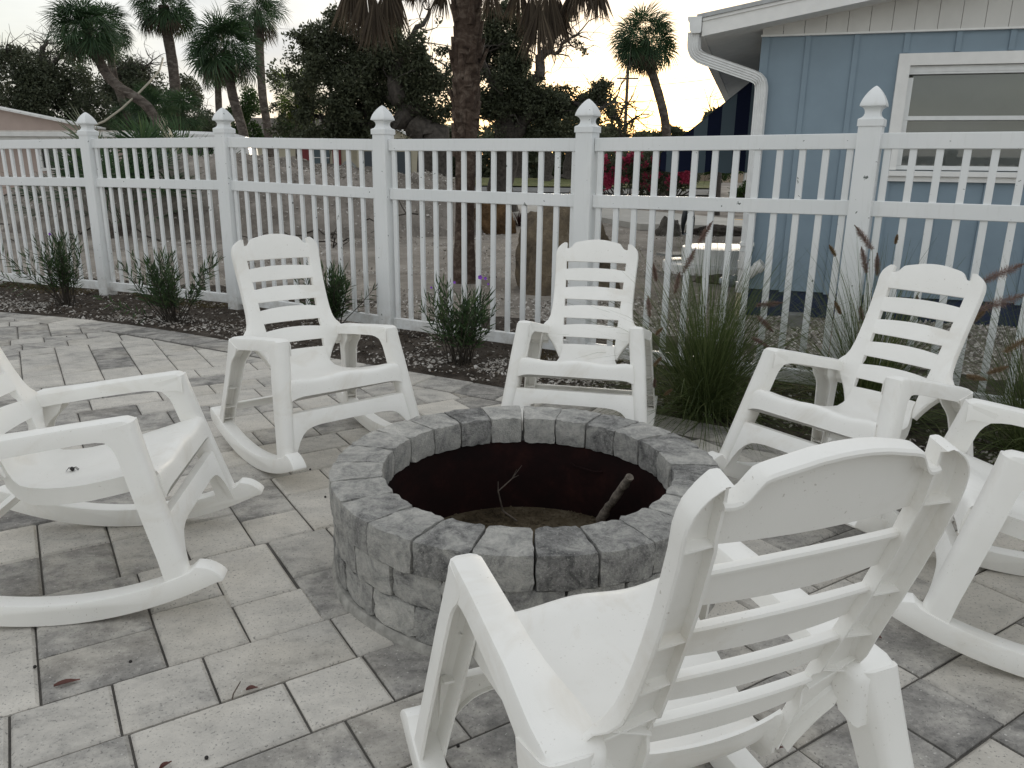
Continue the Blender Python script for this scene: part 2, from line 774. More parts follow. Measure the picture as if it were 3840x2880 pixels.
def block_mesh(ri, ro, ang, h, seed):
    """one wedge block with crumbled edges, centred on the +x axis of its own frame"""
    rr = random.Random(seed)
    bm = bmesh.new()
    na, nr, nh = 7, 7, 4
    g = ang / 2 - .0018
    grid = {}
    for a in range(na + 1):
        for r_ in range(nr + 1):
            for z_ in range(nh + 1):
                if a in (0, na) or r_ in (0, nr) or z_ in (0, nh):
                    th = -g + 2 * g * a / na
                    rad = ri + (ro - ri) * r_ / nr
                    z = h * z_ / nh
                    grid[a, r_, z_] = bm.verts.new((rad * math.cos(th), rad * math.sin(th), z))

    def q(*k): bm.faces.new([grid[x] for x in k])
    for a in range(na):
        for r_ in range(nr):
            for z_ in (0, nh): q((a, r_, z_), (a + 1, r_, z_), (a + 1, r_ + 1, z_), (a, r_ + 1, z_))
        for z_ in range(nh):
            for r_ in (0, nr): q((a, r_, z_), (a + 1, r_, z_), (a + 1, r_, z_ + 1), (a, r_, z_ + 1))
    for r_ in range(nr):
        for z_ in range(nh):
            for a in (0, na): q((a, r_, z_), (a, r_ + 1, z_), (a, r_ + 1, z_ + 1), (a, r_, z_ + 1))
    bmesh.ops.recalc_face_normals(bm, faces=bm.faces)
    # wear: corners and edges drawn in
    for (a, r_, z_), v in grid.items():
        e = (a in (0, na)) + (r_ in (0, nr)) + (z_ in (0, nh))
        c = Vector(((ri + ro) / 2, 0, h / 2))
        d = (v.co - c).normalized()
        w = (0, .0, .003, .0065)[e]
        v.co -= d * w * rr.uniform(.6, 1.5)
        v.co += Vector((rr.uniform(-1, 1), rr.uniform(-1, 1), rr.uniform(-1, 1))) * (.0012 if e < 2 else .0026)
    me = bpy.data.meshes.new('block')
    bm.to_mesh(me)
    bm.free()
    me.materials.append(BLOCK)
    shade(me, 38)
    return me


NB = 24
step = 2 * math.pi / NB
ccap = [block_mesh(PIT_RI, PIT_RO, step, .108, s) for s in range(4)]
crow = [block_mesh(PIT_RI + .035, PIT_RO - .006, step, .104, 10 + s) for s in range(4)]
for course, (z, meshes, off, nm) in enumerate(((.032, crow, 0, 'wall_block'), (.137, crow, .5, 'wall_block'), (.242, ccap, 0, 'cap_block'))):
    for k in range(NB):
        a = R_(-89) + (k + .5 + off) * step
        b = link(nm, meshes[(k * 7 + course) % 4], pit, (brnd.uniform(-.003, .003), brnd.uniform(-.003, .003), z), (0, 0, a + brnd.uniform(-.004, .004)))
foot = MB()
n = 72
foot.loft([[((r_ + .004 * math.sin(9 * t)) * math.cos(t), (r_ + .004 * math.sin(9 * t)) * math.sin(t), z) for t in [2 * math.pi * k / n for k in range(n)]] for r_, z in ((.690, -.05), (.690, .016), (.680, .030), (.56, .030), (.56, -.05))], caps=False)
foot.build('footing', plain('mortar', (.30, .29, .265), .9, .3, 30, .4), pit, 50)
m = Mat('rusty_steel', .75, .35)
m.b.inputs['Metallic'].default_value = .35
co = m.coord()
m.col(m.ramp(m.noise(co, 7, 5, .65), [(.3, (.007, .003, .003)), (.55, (.018, .005, .0048)), (.75, (.042, .012, .009))]))
m.bump(m.noise(co, 50, 4), .3, .004)
ring = MB()
ring.loft([[(r_ * math.cos(t), r_ * math.sin(t), z) for t in [2 * math.pi * k / n for k in range(n)]] for r_, z in ((.525, .246), (.525, -.06), (.519, -.06), (.519, .246), (.525, .246))], caps=False)
ring = ring.build('steel_lining', m.m, pit, 40)
hd = MB()
hp = [(.50, .17), (.49, .175), (.485, .18)]
hd.tube([(.515 * math.cos(t), .515 * math.sin(t), z) if i in (0, 5) else (.492 * math.cos(t), .492 * math.sin(t), z) for i, (t, z) in enumerate([(R_(68 - 3.2 * k), .165 - .002 * k) for k in range(6)])], .004, 6)
hd.build('handle', m.m, ring, 60)
GRAVEL = mat_ground('pit_gravel', [(.3, (.035, .026, .016)), (.45, (.10, .076, .046)), (.6, (.19, .155, .105)), (.78, (.36, .33, .28))], 8, 60, .9, .02)
fl = MB()
fr = random.Random(3)
fl.lathe([(.0005, -.036), (.2, -.040), (.40, -.050), (.519, -.056)], 48, caps=False)
for k in range(1500):
    t, r_ = fr.uniform(0, 6.283), .515 * math.sqrt(fr.random())
    s = fr.uniform(.003, .010)
    a = fr.uniform(0, 3.14)
    z = -.036 - .02 * (r_ / .519) ** 2 + .003
    p = [Vector((math.cos(a) * s, math.sin(a) * s, 0)), Vector((-math.sin(a) * s, math.cos(a) * s, 0)) * .7, Vector((0, 0, s * .6))]
    c = Vector((r_ * math.cos(t), r_ * math.sin(t), z))
    fl.add([c + p[0], c + p[1], c - p[0], c - p[1], c + p[2], c - p[2]], [(0, 1, 4), (1, 2, 4), (2, 3, 4), (3, 0, 4), (1, 0, 5), (2, 1, 5), (3, 2, 5), (0, 3, 5)])
f_ = fl.build('gravel_floor', GRAVEL, pit)
f_['kind'] = 'stuff'

BARK = plain('dry_bark', (.20, .17, .14), .95, .5, 60, .9)
TWIG = plain('dry_twig', (.10, .08, .065), .9, .4, 60, .3)
st = MB()
p0, p1 = at_z(2250, 1950, -.03), at_z(2362, 1788, .235)
pts, rad = [], []
for k in range(13):
    t = k / 12
    q = p0.lerp(p1, t) + Vector((noise.noise((t * 5, 0, 1)), noise.noise((t * 5, 4, 1)), 0)) * .012
    pts.append(q)
    rad.append(.016 + .005 * noise.noise((t * 9, 2, 7)) + (.003 if k < 3 else 0))
st.tube(pts, rad, 10)
tag(st.build('broken_branch', BARK, smooth=60), 'thick broken bark-covered branch leaning inside the fire pit', 'branch')
tw = MB()
a0, a1, a2, a3, a4 = at_z(1940, 1955, -.03), at_z(1885, 1915, .0), at_z(1868, 1842, .09), at_d(1920, 1795, 2.93), at_d(1957, 1745, 2.95)
tw.tube([a0, a1, a2], [.0042, .0038, .003], 5)
tw.tube([a2, at_d(1868, 1806, a2.y)], [.0026, .0016], 5)
tw.tube([a2, a3, a4], [.0028, .0022, .001], 5)
for e in ((1938, 1760), (1932, 1785), (1945, 1782)):
    tw.tube([a3, at_d(*e, 2.93)], [.0018, .0008], 4)
tag(tw.build('dry_twig', TWIG), 'thin bare forked twig standing up inside the fire pit', 'twig')

# ------------------------------------------------------------------ rocking chairs
def interp(x, xs, ys):
    return float(np.interp(x, xs, ys))


YB = ([.36, .40, .463, .56, .66, .78, .895, .96, 1.03], [-.190, -.203, -.224, -.262, -.308, -.360, -.402, -.418, -.430])
BNY, BNZ = -.92, -.39


def back(x, z, n=0.0):
    """point on the reclined, slightly dished back: n is depth behind its front face"""
    bow = -.015 * max(0, 1 - (x / .165) ** 2)
    return (x, interp(z, *YB) + bow + BNY * n, z + BNZ * n)


XI = ([.36, .463, .895, 1.0], [.134, .139, .162, .168])
XO = ([.36, .40, .42, .44, .46, .485, .505, .52, .535, .555, .565, .575, .585, .60, .62, .66, .72, .80, .90, .935, .952, .966, .976, .984, .990, .996],
      [.150, .158, .168, .180, .193, .212, .232, .248, .258, .260, .254, .243, .233, .225, .220, .217, .2165, .2185, .223, .2245, .222, .2175, .210, .202, .193, .182])


def make_chair():
    parts = []      # (name, mesh, parent index)

    def put(name, mb, sm=35, par=None):
        parts.append((name, mb.mesh(name, PLASTIC, sm), par))
        return len(parts) - 1

    # slats and crest
    def slat(zt, zb, fl, cols=14, name='back_slat'):
        mb = MB()
        loops = []
        for i in range(cols + 1):
            s = -1 + 2 * i / cols
            x = s * (interp(zt(0), *XI) + .0025)
            a, b = zt(s), zb(s)
            sec = [(0, b), (0, a - .005), (.0015, a - .0015), (.005, a), (fl - .003, a + .001), (fl, a - .002), (fl, a - .006), (.011, a - .008), (.0078, a - .012), (.0078, b + .002), (.0075, b)]
            loops.append([back(x, zz, nn) for nn, zz in sec])
        mb.loft(loops)
        put(name, mb)

    for k in range(4):
        t = .855 - .098 * k
        slat(lambda s, t=t: t + .009 * (1 - s * s) ** 1.0, lambda s, t=t: t - .0610, .0155 + .0015 * k)

    def crest_top(s):
        ax = abs(s)
        return interp(ax, [0, .12, .3, .6, .70, .735, .77, .81, .85, .90, .95, 1.0], [1.017, 1.0165, 1.0135, 1.003, .9985, .995, .987, .977, .970, .9665, .966, .967])
    slat(crest_top, lambda s: .895, .029, 44, 'crest_rail')

    # stiles: channel section open to the rear
    for sd in (1, -1):
        mb = MB()
        loops = []
        zs = [.398, .405, .415, .43, .445, .46, .475, .49, .505, .515, .525, .535, .545, .555, .57, .585, .61, .65, .69, .74, .80, .85, .90, .92, .935, .945, .952, .96, .966, .972, .976, .980, .984, .988, .992, .995]
        for z in zs:
            xi, xo = interp(z, *XI), interp(z, *XO)
            if z > .9: xi = .1655 - .0005 * math.sin((z - .9) * 30)
            fl = .008 if z < .984 else (.008 + (z - .984) / .010 * .026)
            fl = min(fl, .0325)
            dp = interp(xo, [.222, .250], [.035, .016]) if z < .62 else .035
            e = min(.012, (xo - xi) * .3)
            w = .005
            di = max(min(.024, dp - .001), fl + .001)
            sec = [(xi, .002), (xi + .003, 0), (xo - e, 0), (xo - e * .3, e * .3), (xo, e), (xo, dp - .003), (xo - .002, dp), (xo - w, dp), (xo - w, max(fl + .004, .014) if fl < .030 else dp - .0005), (xo - w - .006 if xo - xi > .03 else xo - w - .001, fl), (xi + w, fl), (xi + w, di), (xi, di)]
            loops.append([(sd * p[0], p[1], p[2]) for p in (back(x, z, n) for x, n in sec)])
        mb.loft(loops)
        for z0, z1 in ((.905, .905), (.745, .745), (.66, .652), (.585, .535), (.54, .575)):
            a, b = interp(z0, *XI) + .003, interp(z1, *XO) - .003
            q = [back(a, z0, .006), back(b, z1, .006), back(b, z1, .026 if z1 > .59 else .015), back(a, z0, .022)]
            q2 = [(x, y, z + .003) for x, y, z in q]
            mb.add([(sd * x, y, z) for x, y, z in q + q2], [(0, 1, 2, 3), (7, 6, 5, 4), (0, 4, 5, 1), (1, 5, 6, 2), (2, 6, 7, 3), (3, 7, 4, 0)])
        put('back_stile', mb, 32)

    # seat: from the lower back panel, through the dish, over the front lip to the apron
    path = [(-.224, .463), (-.2235, .4605), (-.214, .436), (-.203, .412), (-.188, .393), (-.165, .381), (-.13, .377), (-.08, .379), (-.02, .387), (.05, .401), (.12, .419), (.18, .435), (.225, .447), (.252, .4535), (.268, .455), (.279, .4525), (.286, .446), (.290, .436), (.294, .418), (.2985, .398), (.3015, .384), (.302, .382)]
    wid = [.141, .141, .139, .143, .150, .160, .172, .186, .202, .219, .234, .245, .252, .256, .260, .264, .267, .269, .271, .273, .275, .275]
    mb = MB()
    loops = []
    NX = 20
    for i, ((y, z), w) in enumerate(zip(path, wid)):
        a, b = Vector(path[max(i - 1, 0)]), Vector(path[min(i + 1, len(path) - 1)])
        t = (b - a).normalized()
        nrm = Vector((t.y, -t.x))         # towards the underside
        if nrm.y > 0 and 3 < i < 14: nrm = -nrm
        top, bot = [], []
        skirt = interp(i, [0, 3, 6, 12, 15, 18, 21], [.010, .020, .058, .052, .035, .02, .012])
        for j in range(NX + 1):
            s = -1 + 2 * j / NX
            flat = 1 if 5 <= i <= 17 else (.5 if i == 4 else 0)
            dish = -.010 * (1 - abs(s) ** 3) * flat * (1 if i < 12 else .5)
            wave = .006 * math.cos(s * math.pi * 1.9) * (interp(i, [9, 14, 18, 20], [0, 1, .8, 0]))
            bowp = -.020 * (1 - s * s) * interp(i, [0, 5, 8], [1, .5, 0])
            edge = -.007 * max(0, (abs(s) - .88) / .12) ** 2 * flat
            dz = dish + wave + edge
            if i >= 20: dz -= .014 * max(0, (abs(s) - .78) / .22) ** 2
            top.append((s * w, y + bowp, z + dz))
        for j in range(NX + 1):
            x, y2, z2 = top[j]
            d = skirt if j in (0, NX) else .007
            xx = x * (1 if j in (0, NX) else (1 - .006 / w if j in (1, NX - 1) else 1))
            bot.append((xx, y2 + nrm.x * d, z2 + nrm.y * d))
        # inner side of the skirt
        li = (top[0][0] + .007, top[0][1] + nrm.x * skirt, top[0][2] + nrm.y * skirt)
        ri = (top[-1][0] - .007, top[-1][1] + nrm.x * skirt, top[-1][2] + nrm.y * skirt)
        bt = [bot[-1], ri] + [bot[j] for j in range(NX - 1, 0, -1)] + [li, bot[0]]
        loops.append(top + bt)
    mb.loft(loops)
    put('seat', mb, 40)

    for sd in (1, -1):
        # armrest, hollow below
        mb = MB()
        ys = [.232, .229, .222, .21, .195, .18, .165, .15, .13, .10, .05, 0, -.05, -.10, -.14, -.17, -.20, -.225, -.25, -.27, -.285, -.293, -.297]
        loops = []
        for y in ys:
            xc = interp(y, [-.30, -.1, .23], [.283, .275, .266])
            zt = interp(y, [-.30, -.15, .05, .2, .235], [.551, .572, .603, .624, .627])
            hw = interp(y, [-.30, -.22, -.1, .1, .235], [.040, .042, .036, .033, .033])
            drop = 0
            if y > .205: drop = ((y - .205) / .027) ** 2 * .014
            if y < -.272: drop = ((-.272 - y) / .025) ** 2 * .018
            ds = interp(y, [-.30, -.26, -.235, -.215, -.195, -.17, .10, .128, .145, .156, .165, .19, .24], [.085, .085, .08, .072, .063, .056, .053, .054, .057, .060, .064, .066, .068])
            di = interp(y, [-.30, -.2, .10, .128, .145, .156, .165, .19, .24], [.05, .045, .048, .052, .056, .060, .062, .062, .062])
            r_ = .013
            hi = xc - interp(y, [-.30, -.21, -.15, -.08, .235], [.222, .222, .230, .238, .233])
            sec = [(-hi, di), (-hi, r_), (-hi + r_ * .3, r_ * .3), (-hi + r_, 0), (0, -.002), (hw - r_, 0), (hw - r_ * .3, r_ * .3), (hw, r_), (hw + .004, ds), (hw - .003, ds + .001), (hw - .007, .016), (-hi + .006, .014), (-hi + .005, di)]
            if y < -.28:
                kk = interp(y, [-.297, -.293, -.285, -.28], [.72, .86, .96, 1])
                hw, hi = hw * kk, hi * kk
                sec = [((x * kk) if x > 0 else x * kk, d) for x, d in sec]
            if y < -.262:
                sec[0] = (-hi, ds)
                sec[10] = (hw - .007, ds - .001)
                sec[11] = (-hi + .006, ds - .001)
                sec[12] = (-hi + .005, ds)
            loops.append([(sd * (xc + x), y - .22 * max(0, d - .02) * (1 if y > .1 else 0) * 0, zt - d - drop) for x, d in sec])
        mb.loft(loops)
        put('armrest', mb, 40)

        # front leg
        mb = MB()
        loops = []
        for k in range(29):
            t = k / 28
            z = .618 - t * (.618 - .112)
            y = .236 + .140 * t ** 1.08
            xc = .2665 + .062 * t
            hw = interp(t, [0, .3, .8, 1], [.0345, .0355, .031, .029])
            dq = interp(t, [0, .05, .08, .10, .125, .16, .8, 1], [.098, .095, .088, .080, .074, .070, .068, .074])
            sec = [(-hw, dq), (-hw, .02), (-hw + .007, .006), (-hw + .02, 0), (hw - .02, 0), (hw - .007, .006), (hw, .02), (hw + .001, dq), (hw - .006, dq + .001), (hw - .008, .022), (hw - .02, .009), (-hw + .02, .009), (-hw + .008, .02), (-hw + .006, dq)]
            loops.append([(sd * (xc + x), y - q * .96, z - q * .27) for x, q in sec])
        mb.loft(loops)
        put('front_leg', mb, 40)

        # rear leg
        mb = MB()
        loops = []
        for k in range(27):
            t = k / 26
            z = .545 - t * (.545 - .098)
            y = -.298 - .115 * t ** 1.1
            xc = .285 + .058 * t
            hw = interp(t, [0, .3, .8, 1], [.041, .036, .031, .029])
            dq = interp(t, [0, .09, .13, .17, .22, .8, 1], [.115, .105, .090, .078, .068, .058, .062])
            sec = [(-hw, dq), (-hw, .018), (-hw + .007, .005), (-hw + .018, 0), (hw - .018, 0), (hw - .007, .005), (hw, .018), (hw, dq), (hw - .006, dq), (hw - .008, .02), (hw - .018, .008), (-hw + .018, .008), (-hw + .008, .018), (-hw + .006, dq)]
            loops.append([(sd * (xc + x), y + q * .97, z - q * .24) for x, q in sec])
        mb.loft(loops)
        for z0 in (.30, .20, .14):
            t = (.545 - z0) / .46
            y = -.298 - .115 * t ** 1.1
            xc = .285 + .058 * t
            mb.box((sd * xc, y + .028, z0 - .006), (.05, .044, .003))
        put('rear_leg', mb, 40)

        # rocker
        yb0, rad = -.04, 1.04
        bot = [(y, (y - yb0) ** 2 / (2 * rad)) for y in np.linspace(-.492, .447, 26)]
        th = lambda y: interp(y, [-.50, -.45, .2, .30, .36, .385, .41], [.066, .070, .070, .070, .071, .073, .074])
        top = [(y, (y - yb0) ** 2 / (2 * rad) + th(y)) for y in np.linspace(.372, -.485, 24)]
        tip = [(.460, .117), (.468, .121), (.470, .127), (.466, .135), (.455, .146), (.440, .157), (.422, .166), (.405, .170), (.390, .171)]
        tail = [(-.497, .158), (-.501, .148), (-.501, .112)]
        out = [Vector(p) for p in bot + tip + top + tail]
        cen = sum(out, Vector((0, 0))) / len(out)
        n_ = len(out)
        ins = []
        for i in range(n_):
            e = (out[(i + 1) % n_] - out[i - 1]).normalized()
            ins.append(out[i] + Vector((-e.y, e.x)) * .0042)
        mb = MB()
        loops = []
        for xo_, o_ in ((-.030, ins), (-.0287, [a.lerp(b, .3) for a, b in zip(out, ins)]), (-.0258, out), (.0258, out), (.0287, [a.lerp(b, .3) for a, b in zip(out, ins)]), (.030, ins)):
            loops.append([(sd * (.336 - .02 * p.x + xo_), p.x, p.y) for p in o_])
        mb.loft(loops)
        put('rocker', mb, 40)

    # front stretcher with its arched lower edge, flush with the legs
    mb = MB()
    loops = []
    for i in range(33):
        s = -1 + 2 * i / 32
        ax = abs(s)
        x = s * .300
        zt = .313
        zb = interp(ax, [0, .50, .66, .76, .84, .90, .95, 1], [.252, .251, .246, .234, .212, .184, .150, .10])
        yf = lambda z: .384 - .265 * (z - .075) - .012
        sec = [(yf(zb), zb), (yf(zt) - .001, zt - .004), (yf(zt) - .004, zt), (yf(zt) - .030, zt), (yf(zt) - .030, zt - .006), (yf(zt) - .009, zt - .009), (yf(zb) - .008, zb + .004), (yf(zb) - .02, zb + .003), (yf(zb) - .02, zb)]
        loops.append([(x, y, z) for y, z in sec])
    mb.loft(loops)
    put('front_stretcher', mb, 35)
    mb = MB()
    mb.box((0, -.356, .188), (.60, .012, .036))
    mb.box((0, -.348, .206), (.60, .024, .006))
    put('rear_stretcher', mb, 35)
    return parts


CH = make_chair()
chairs = [
    ('BL', (-.924, 3.576), 219.16, -.06, 'white resin rocking chair with a curved rocker turned sideways, in front of the fence shrubs'),
    ('C', (.35, 3.755), 168.0, 4.56, 'white resin rocking chair facing the fire pit, standing left of the ornamental grass'),
    ('R', (1.366, 3.004), 125.1, 4.6, 'white resin rocking chair tilted back before the blue house, right of the ornamental grass'),
    ('L', (-1.39, 2.401), -82.3, -.43, 'white resin rocking chair in profile with a dead insect on its seat'),
    ('F', (.255, 1.238), 22.1, -3.1, 'white resin rocking chair seen from behind, showing ribs in the hollow back'),
    ('FR', (1.642, 2.146), 69.7, .7, 'white resin rocking chair of which only armrests, seat edge and a rocker show'),
]
for key, (x, y), yaw, rock, lab in chairs:
    k = R_(rock)
    root = thing('rocking_chair', lab, 'rocking chair', (x, y, 1.04 * (1 - math.cos(k)) + .002 - (.04 * math.sin(k) * -1 if False else 0)), (k, 0, R_(yaw)), 'white rocking chairs around the fire pit')
    for nm, me, par in CH:
        link(nm, me, root)

# ------------------------------------------------------------------ fence
fence = thing('picket_fence', 'white vinyl picket fence with pointed post caps behind the shrubs', 'fence', (0, 0, 0))
TOPZ, MIDZ, BOTZ, RH = 1.562, 1.187, .137, .087
capm = MB()
hp = .0625


def sq(h, z, r_=.004):
    return [(x * h, y * h, z) for x, y in ((-1, -1), (1, -1), (1, 1), (-1, 1))]


capm.loft([sq(.0685, 0), sq(.0685, .036), sq(.064, .041), sq(.052, .047), sq(.044, .056), sq(.040, .068), sq(.0395, .078), sq(.043, .090), sq(.050, .099), sq(.060, .105), sq(.0665, .107), sq(.0675, .111), sq(.064, .126), sq(.057, .145), sq(.047, .165), sq(.034, .185), sq(.020, .202), sq(.010, .212), sq(.002, .217)])
capm = capm.mesh('post_cap', VINYL, 28)
pm = MB()
pm.loft([[(x, y, z) for x, y in ((-hp + .004, -hp), (hp - .004, -hp), (hp, -hp + .004), (hp, hp - .004), (hp - .004, hp), (-hp + .004, hp), (-hp, hp - .004), (-hp, -hp + .004))] for z in (-.08, 1.602)])
pm = pm.mesh('post', VINYL)
pk = MB()
pw, pd = .019, .0115
pk.loft([[(x, y, z) for x, y in ((-pw + .002, -pd), (pw - .002, -pd), (pw, -pd + .002), (pw, pd - .002), (pw - .002, pd), (-pw + .002, pd), (-pw, pd - .002), (-pw, -pd + .002))] for z in (BOTZ - .05, TOPZ - .03)])
pk = pk.mesh('picket', VINYL)
dzp = {0: 0, 1: -.005, 2: .012, 3: .022, 4: -.004, 5: -.006, 6: .010, 7: .01, 8: .01}
for i, p in enumerate(FENCE):
    a = FENCE[max(i - 1, 0)]
    b = FENCE[min(i + 1, len(FENCE) - 1)]
    ang = math.atan2(b.y - a.y, b.x - a.x)
    po = link('post', pm, fence, (p.x, p.y, dzp[i]), (brnd.uniform(-.004, .004), brnd.uniform(-.006, .006), ang))
    link('post_cap', capm, po, (0, 0, 1.598))
for i, (a, b) in enumerate(zip(FENCE, FENCE[1:])):
    d = (b - a)
    L = d.length
    ang = math.atan2(d.y, d.x)
    za, zb = dzp[i], dzp[i + 1]
    tilt = math.atan2(zb - za, L)
    c = (a + b) / 2
    for z in (TOPZ, MIDZ, BOTZ):
        rm = MB()
        rm.loft([[(x, y, zz) for y, zz in ((-.022, -RH + .003), (-.022, -.003), (-.019, 0), (.019, 0), (.022, -.003), (.022, -RH + .003), (.019, -RH), (-.019, -RH))] for x in (-L / 2 + hp - .004, L / 2 - hp + .004)])
        rm.build('rail', VINYL, fence, None, (c.x, c.y, z + (za + zb) / 2), (0, -tilt, ang))
    n_ = 13
    for k in range(n_):
        t = (k + .75) / (n_ + .5)
        q = a + d * t
        link('picket', pk, fence, (q.x, q.y, za + (zb - za) * t), (0, 0, ang))

# ------------------------------------------------------------------ the blue house
WD = Vector((.9563, -.2924))            # along the gable wall, to the right
WN = Vector((.2924, .9563))             # into the depth
HC = Vector((2.255, 7.69))              # its near left corner
house = thing('blue_house', 'pale blue board and batten house with grey gable and window', 'house', (HC.x, HC.y, -.05), (0, 0, math.atan2(WD.y, WD.x)))
HZ = .05                                 # house frame sits 5 cm down


def siding_mat(name, c):
    m = Mat(name, .55)
    g = m.coord()
    t = m.noise(g, 3, 4)
    m.col(m.ramp(t, [(.3, tuple(x * .93 for x in c)), (.7, tuple(x * 1.05 for x in c))]))
    m.bump(m.noise(m.coord('Object', (1, 1, .12)), 60, 4), .15, .004)
    return m.m


BLUE = siding_mat('blue_painted_siding', (.225, .30, .36))
GABLE = siding_mat('warm_white_boards', (.66, .65, .615))
TRIM = plain('white_trim_paint', (.83, .825, .80), .5, .05, 8)
NAVY = plain('navy_foundation', (.012, .022, .06), .6, .2, 10)
ALU = plain('white_aluminium', (.76, .77, .76), .4, .06, 12)
SOFF = plain('soffit_paint', (.86, .855, .83), .6, .06, 8)
ROOFM = plain('grey_roofing', (.42, .43, .43), .7, .12, 25)
gm = Mat('window_glass', .08)
gm.col((.03, .033, .035))
tr_ = gm.n('BsdfTransparent')
tr_.inputs[0].default_value = (.80, .83, .82, 1)
gl_ = gm.n('BsdfGlossy')
gl_.inputs['Roughness'].default_value = .03
fz_ = gm.n('Fresnel')
fz_.inputs[0].default_value = 1.9
mx_ = gm.n('MixShader')
gm.l(fz_.outputs[0], mx_.inputs[0])
gm.l(tr_.outputs[0], mx_.inputs[1])
gm.l(gl_.outputs[0], mx_.inputs[2])
gm.l(mx_.outputs[0], gm.nt.nodes['Material Output'].inputs['Surface'])
GLASS = gm.m
BLIND = plain('grey_blind', (.42, .41, .38), .8, .06, 5)

HL, HD = 6.5, 9.0                        # gable length, depth


def hbox(name, x0, x1, y0, y1, z0, z1, mat, par=house, sm=None):
    mb = MB()
    mb.box(((x0 + x1) / 2, (y0 + y1) / 2, (z0 + z1) / 2 + HZ), (x1 - x0, y1 - y0, z1 - z0))
    return mb.build(name, mat, par, sm)


WX0, WX1, WZ0, WZ1 = 1.27, 3.05, 1.38, 2.27     # window opening
wall = MB()
for x0, x1, z0, z1 in ((0, WX0, .23, 2.545), (WX1, HL, .23, 2.545), (WX0, WX1, .23, WZ0), (WX0, WX1, WZ1, 2.545)):
    wall.box(((x0 + x1) / 2, .06, (z0 + z1) / 2 + HZ), (x1 - x0, .12, z1 - z0))
wall.box((.06, HD / 2 + .06, 1.3875 + HZ), (.12, HD - .12, 2.315))
wall.box((HL / 2, HD - .06, 1.3875 + HZ), (HL - .24, .118, 2.315))
wall.box((HL - .06, HD / 2 + .06, 1.3875 + HZ), (.12, HD - .12, 2.315))
wall = wall.build('wall', BLUE, house)
for k in range(15):
    x = -.002 if k == 0 else .38 + .408 * (k - 1)
    w = .072 if k == 0 else .045
    if x > HL: break
    zs = [(.215, 2.542)]
    if WX0 - .12 < x < WX1 + .1: zs = [(.215, 1.283), (2.377, 2.542)]
    for z0, z1 in zs:
        hbox('batten', x, x + w, -.016, 0.002, z0, z1, BLUE, wall)
for k in range(1, 12):
    y = .35 + .7 * k
    hbox('batten', -.016, .002, y, y + .045, .215, 2.542, BLUE, wall)
hbox('foundation', .02, HL - .02, .02, HD - .02, -.3, .232, NAVY)
# gable boards above the wall, slightly proud, with a drip trim
SL = .173
ROOF0 = 2.515 + SL * .52 + .03            # underside of the roof over the wall line
gab = MB()
gz = lambda x: 2.613 + SL * max(0, min(x, HL - x))
gab = None
for k in range(36):
    x0, x1 = k * .18, min(HL, k * .18 + .18)
    mb = MB()
    a, b = x0 + .002, x1 - .002
    V = [(a, -.030, 2.556), (b, -.030, 2.556), (b, -.030, gz(b)), (a, -.030, gz(a)), (a, .04, 2.556), (b, .04, 2.556), (b, .04, gz(b)), (a, .04, gz(a))]
    mb.add([(x, y, z + HZ) for x, y, z in V], [(0, 1, 2, 3), (7, 6, 5, 4), (0, 4, 5, 1), (1, 5, 6, 2), (2, 6, 7, 3), (3, 7, 4, 0)])
    mb.build('gable_board', GABLE, house)
    if x1 >= HL: break
mb = MB()
mb.add([(.0, .0, 2.556 + HZ), (HL, .0, 2.556 + HZ), (HL / 2, .0, 2.59 + SL * HL / 2 + HZ), (0, .035, 2.556 + HZ), (HL, .035, 2.556 + HZ), (HL / 2, .035, 2.59 + SL * HL / 2 + HZ)], [(0, 1, 2), (5, 4, 3), (0, 3, 4, 1), (1, 4, 5, 2), (2, 5, 3, 0)])
mb.build('gable_backing', NAVY, house)
hbox('drip_trim', -.012, HL, -.038, .01, 2.541, 2.5565, TRIM)
# roof: two planes with rake boards, fascia, soffit boards
OV, OG = .52, .35                          # eave and gable overhangs
roof = MB()
zr = lambda x: 2.515 + SL * (x + OV)
xm = HL / 2
for sgn in (0, 1):
    f = (lambda x: x) if sgn == 0 else (lambda x: HL - x)
    a, b = -OV, xm
    for (t0, t1, m_) in ((.150, .185, 0),):
        V = []
        for y in (-OG - .03, HD + OG):
            V += [(f(a - .05), y, zr(a) + t0 - .008), (f(b), y, zr(b) + t0), (f(b), y, zr(b) + t1), (f(a - .05), y, zr(a) + t1 - .008)]
        roof.add([(x, y, z + HZ) for x, y, z in V], [(0, 1, 2, 3), (7, 6, 5, 4), (0, 4, 5, 1), (1, 5, 6, 2), (2, 6, 7, 3), (3, 7, 4, 0)])
roof = roof.build('roof', ROOFM, house)
for sgn in (0, 1):
    f = (lambda x: x) if sgn == 0 else (lambda x: HL - x)
    for nm, y0, y1, t0, t1, mt in (('rake_board', -OG, -OG + .022, 0, .122, TRIM), ('rake_trim', -OG - .014, -OG + .0215, .1225, .149, TRIM)):
        V = []
        for y in (y0, y1):
            V += [(f(-OV), y, zr(-OV) + t0), (f(xm - .001), y, zr(xm) + t0), (f(xm - .001), y, zr(xm) + t1), (f(-OV), y, zr(-OV) + t1)]
        mb = MB()
        mb.add([(x, y, z + HZ) for x, y, z in V], [(0, 1, 2, 3), (7, 6, 5, 4), (0, 4, 5, 1), (1, 5, 6, 2), (2, 6, 7, 3), (3, 7, 4, 0)])
        mb.build(nm, mt, roof)
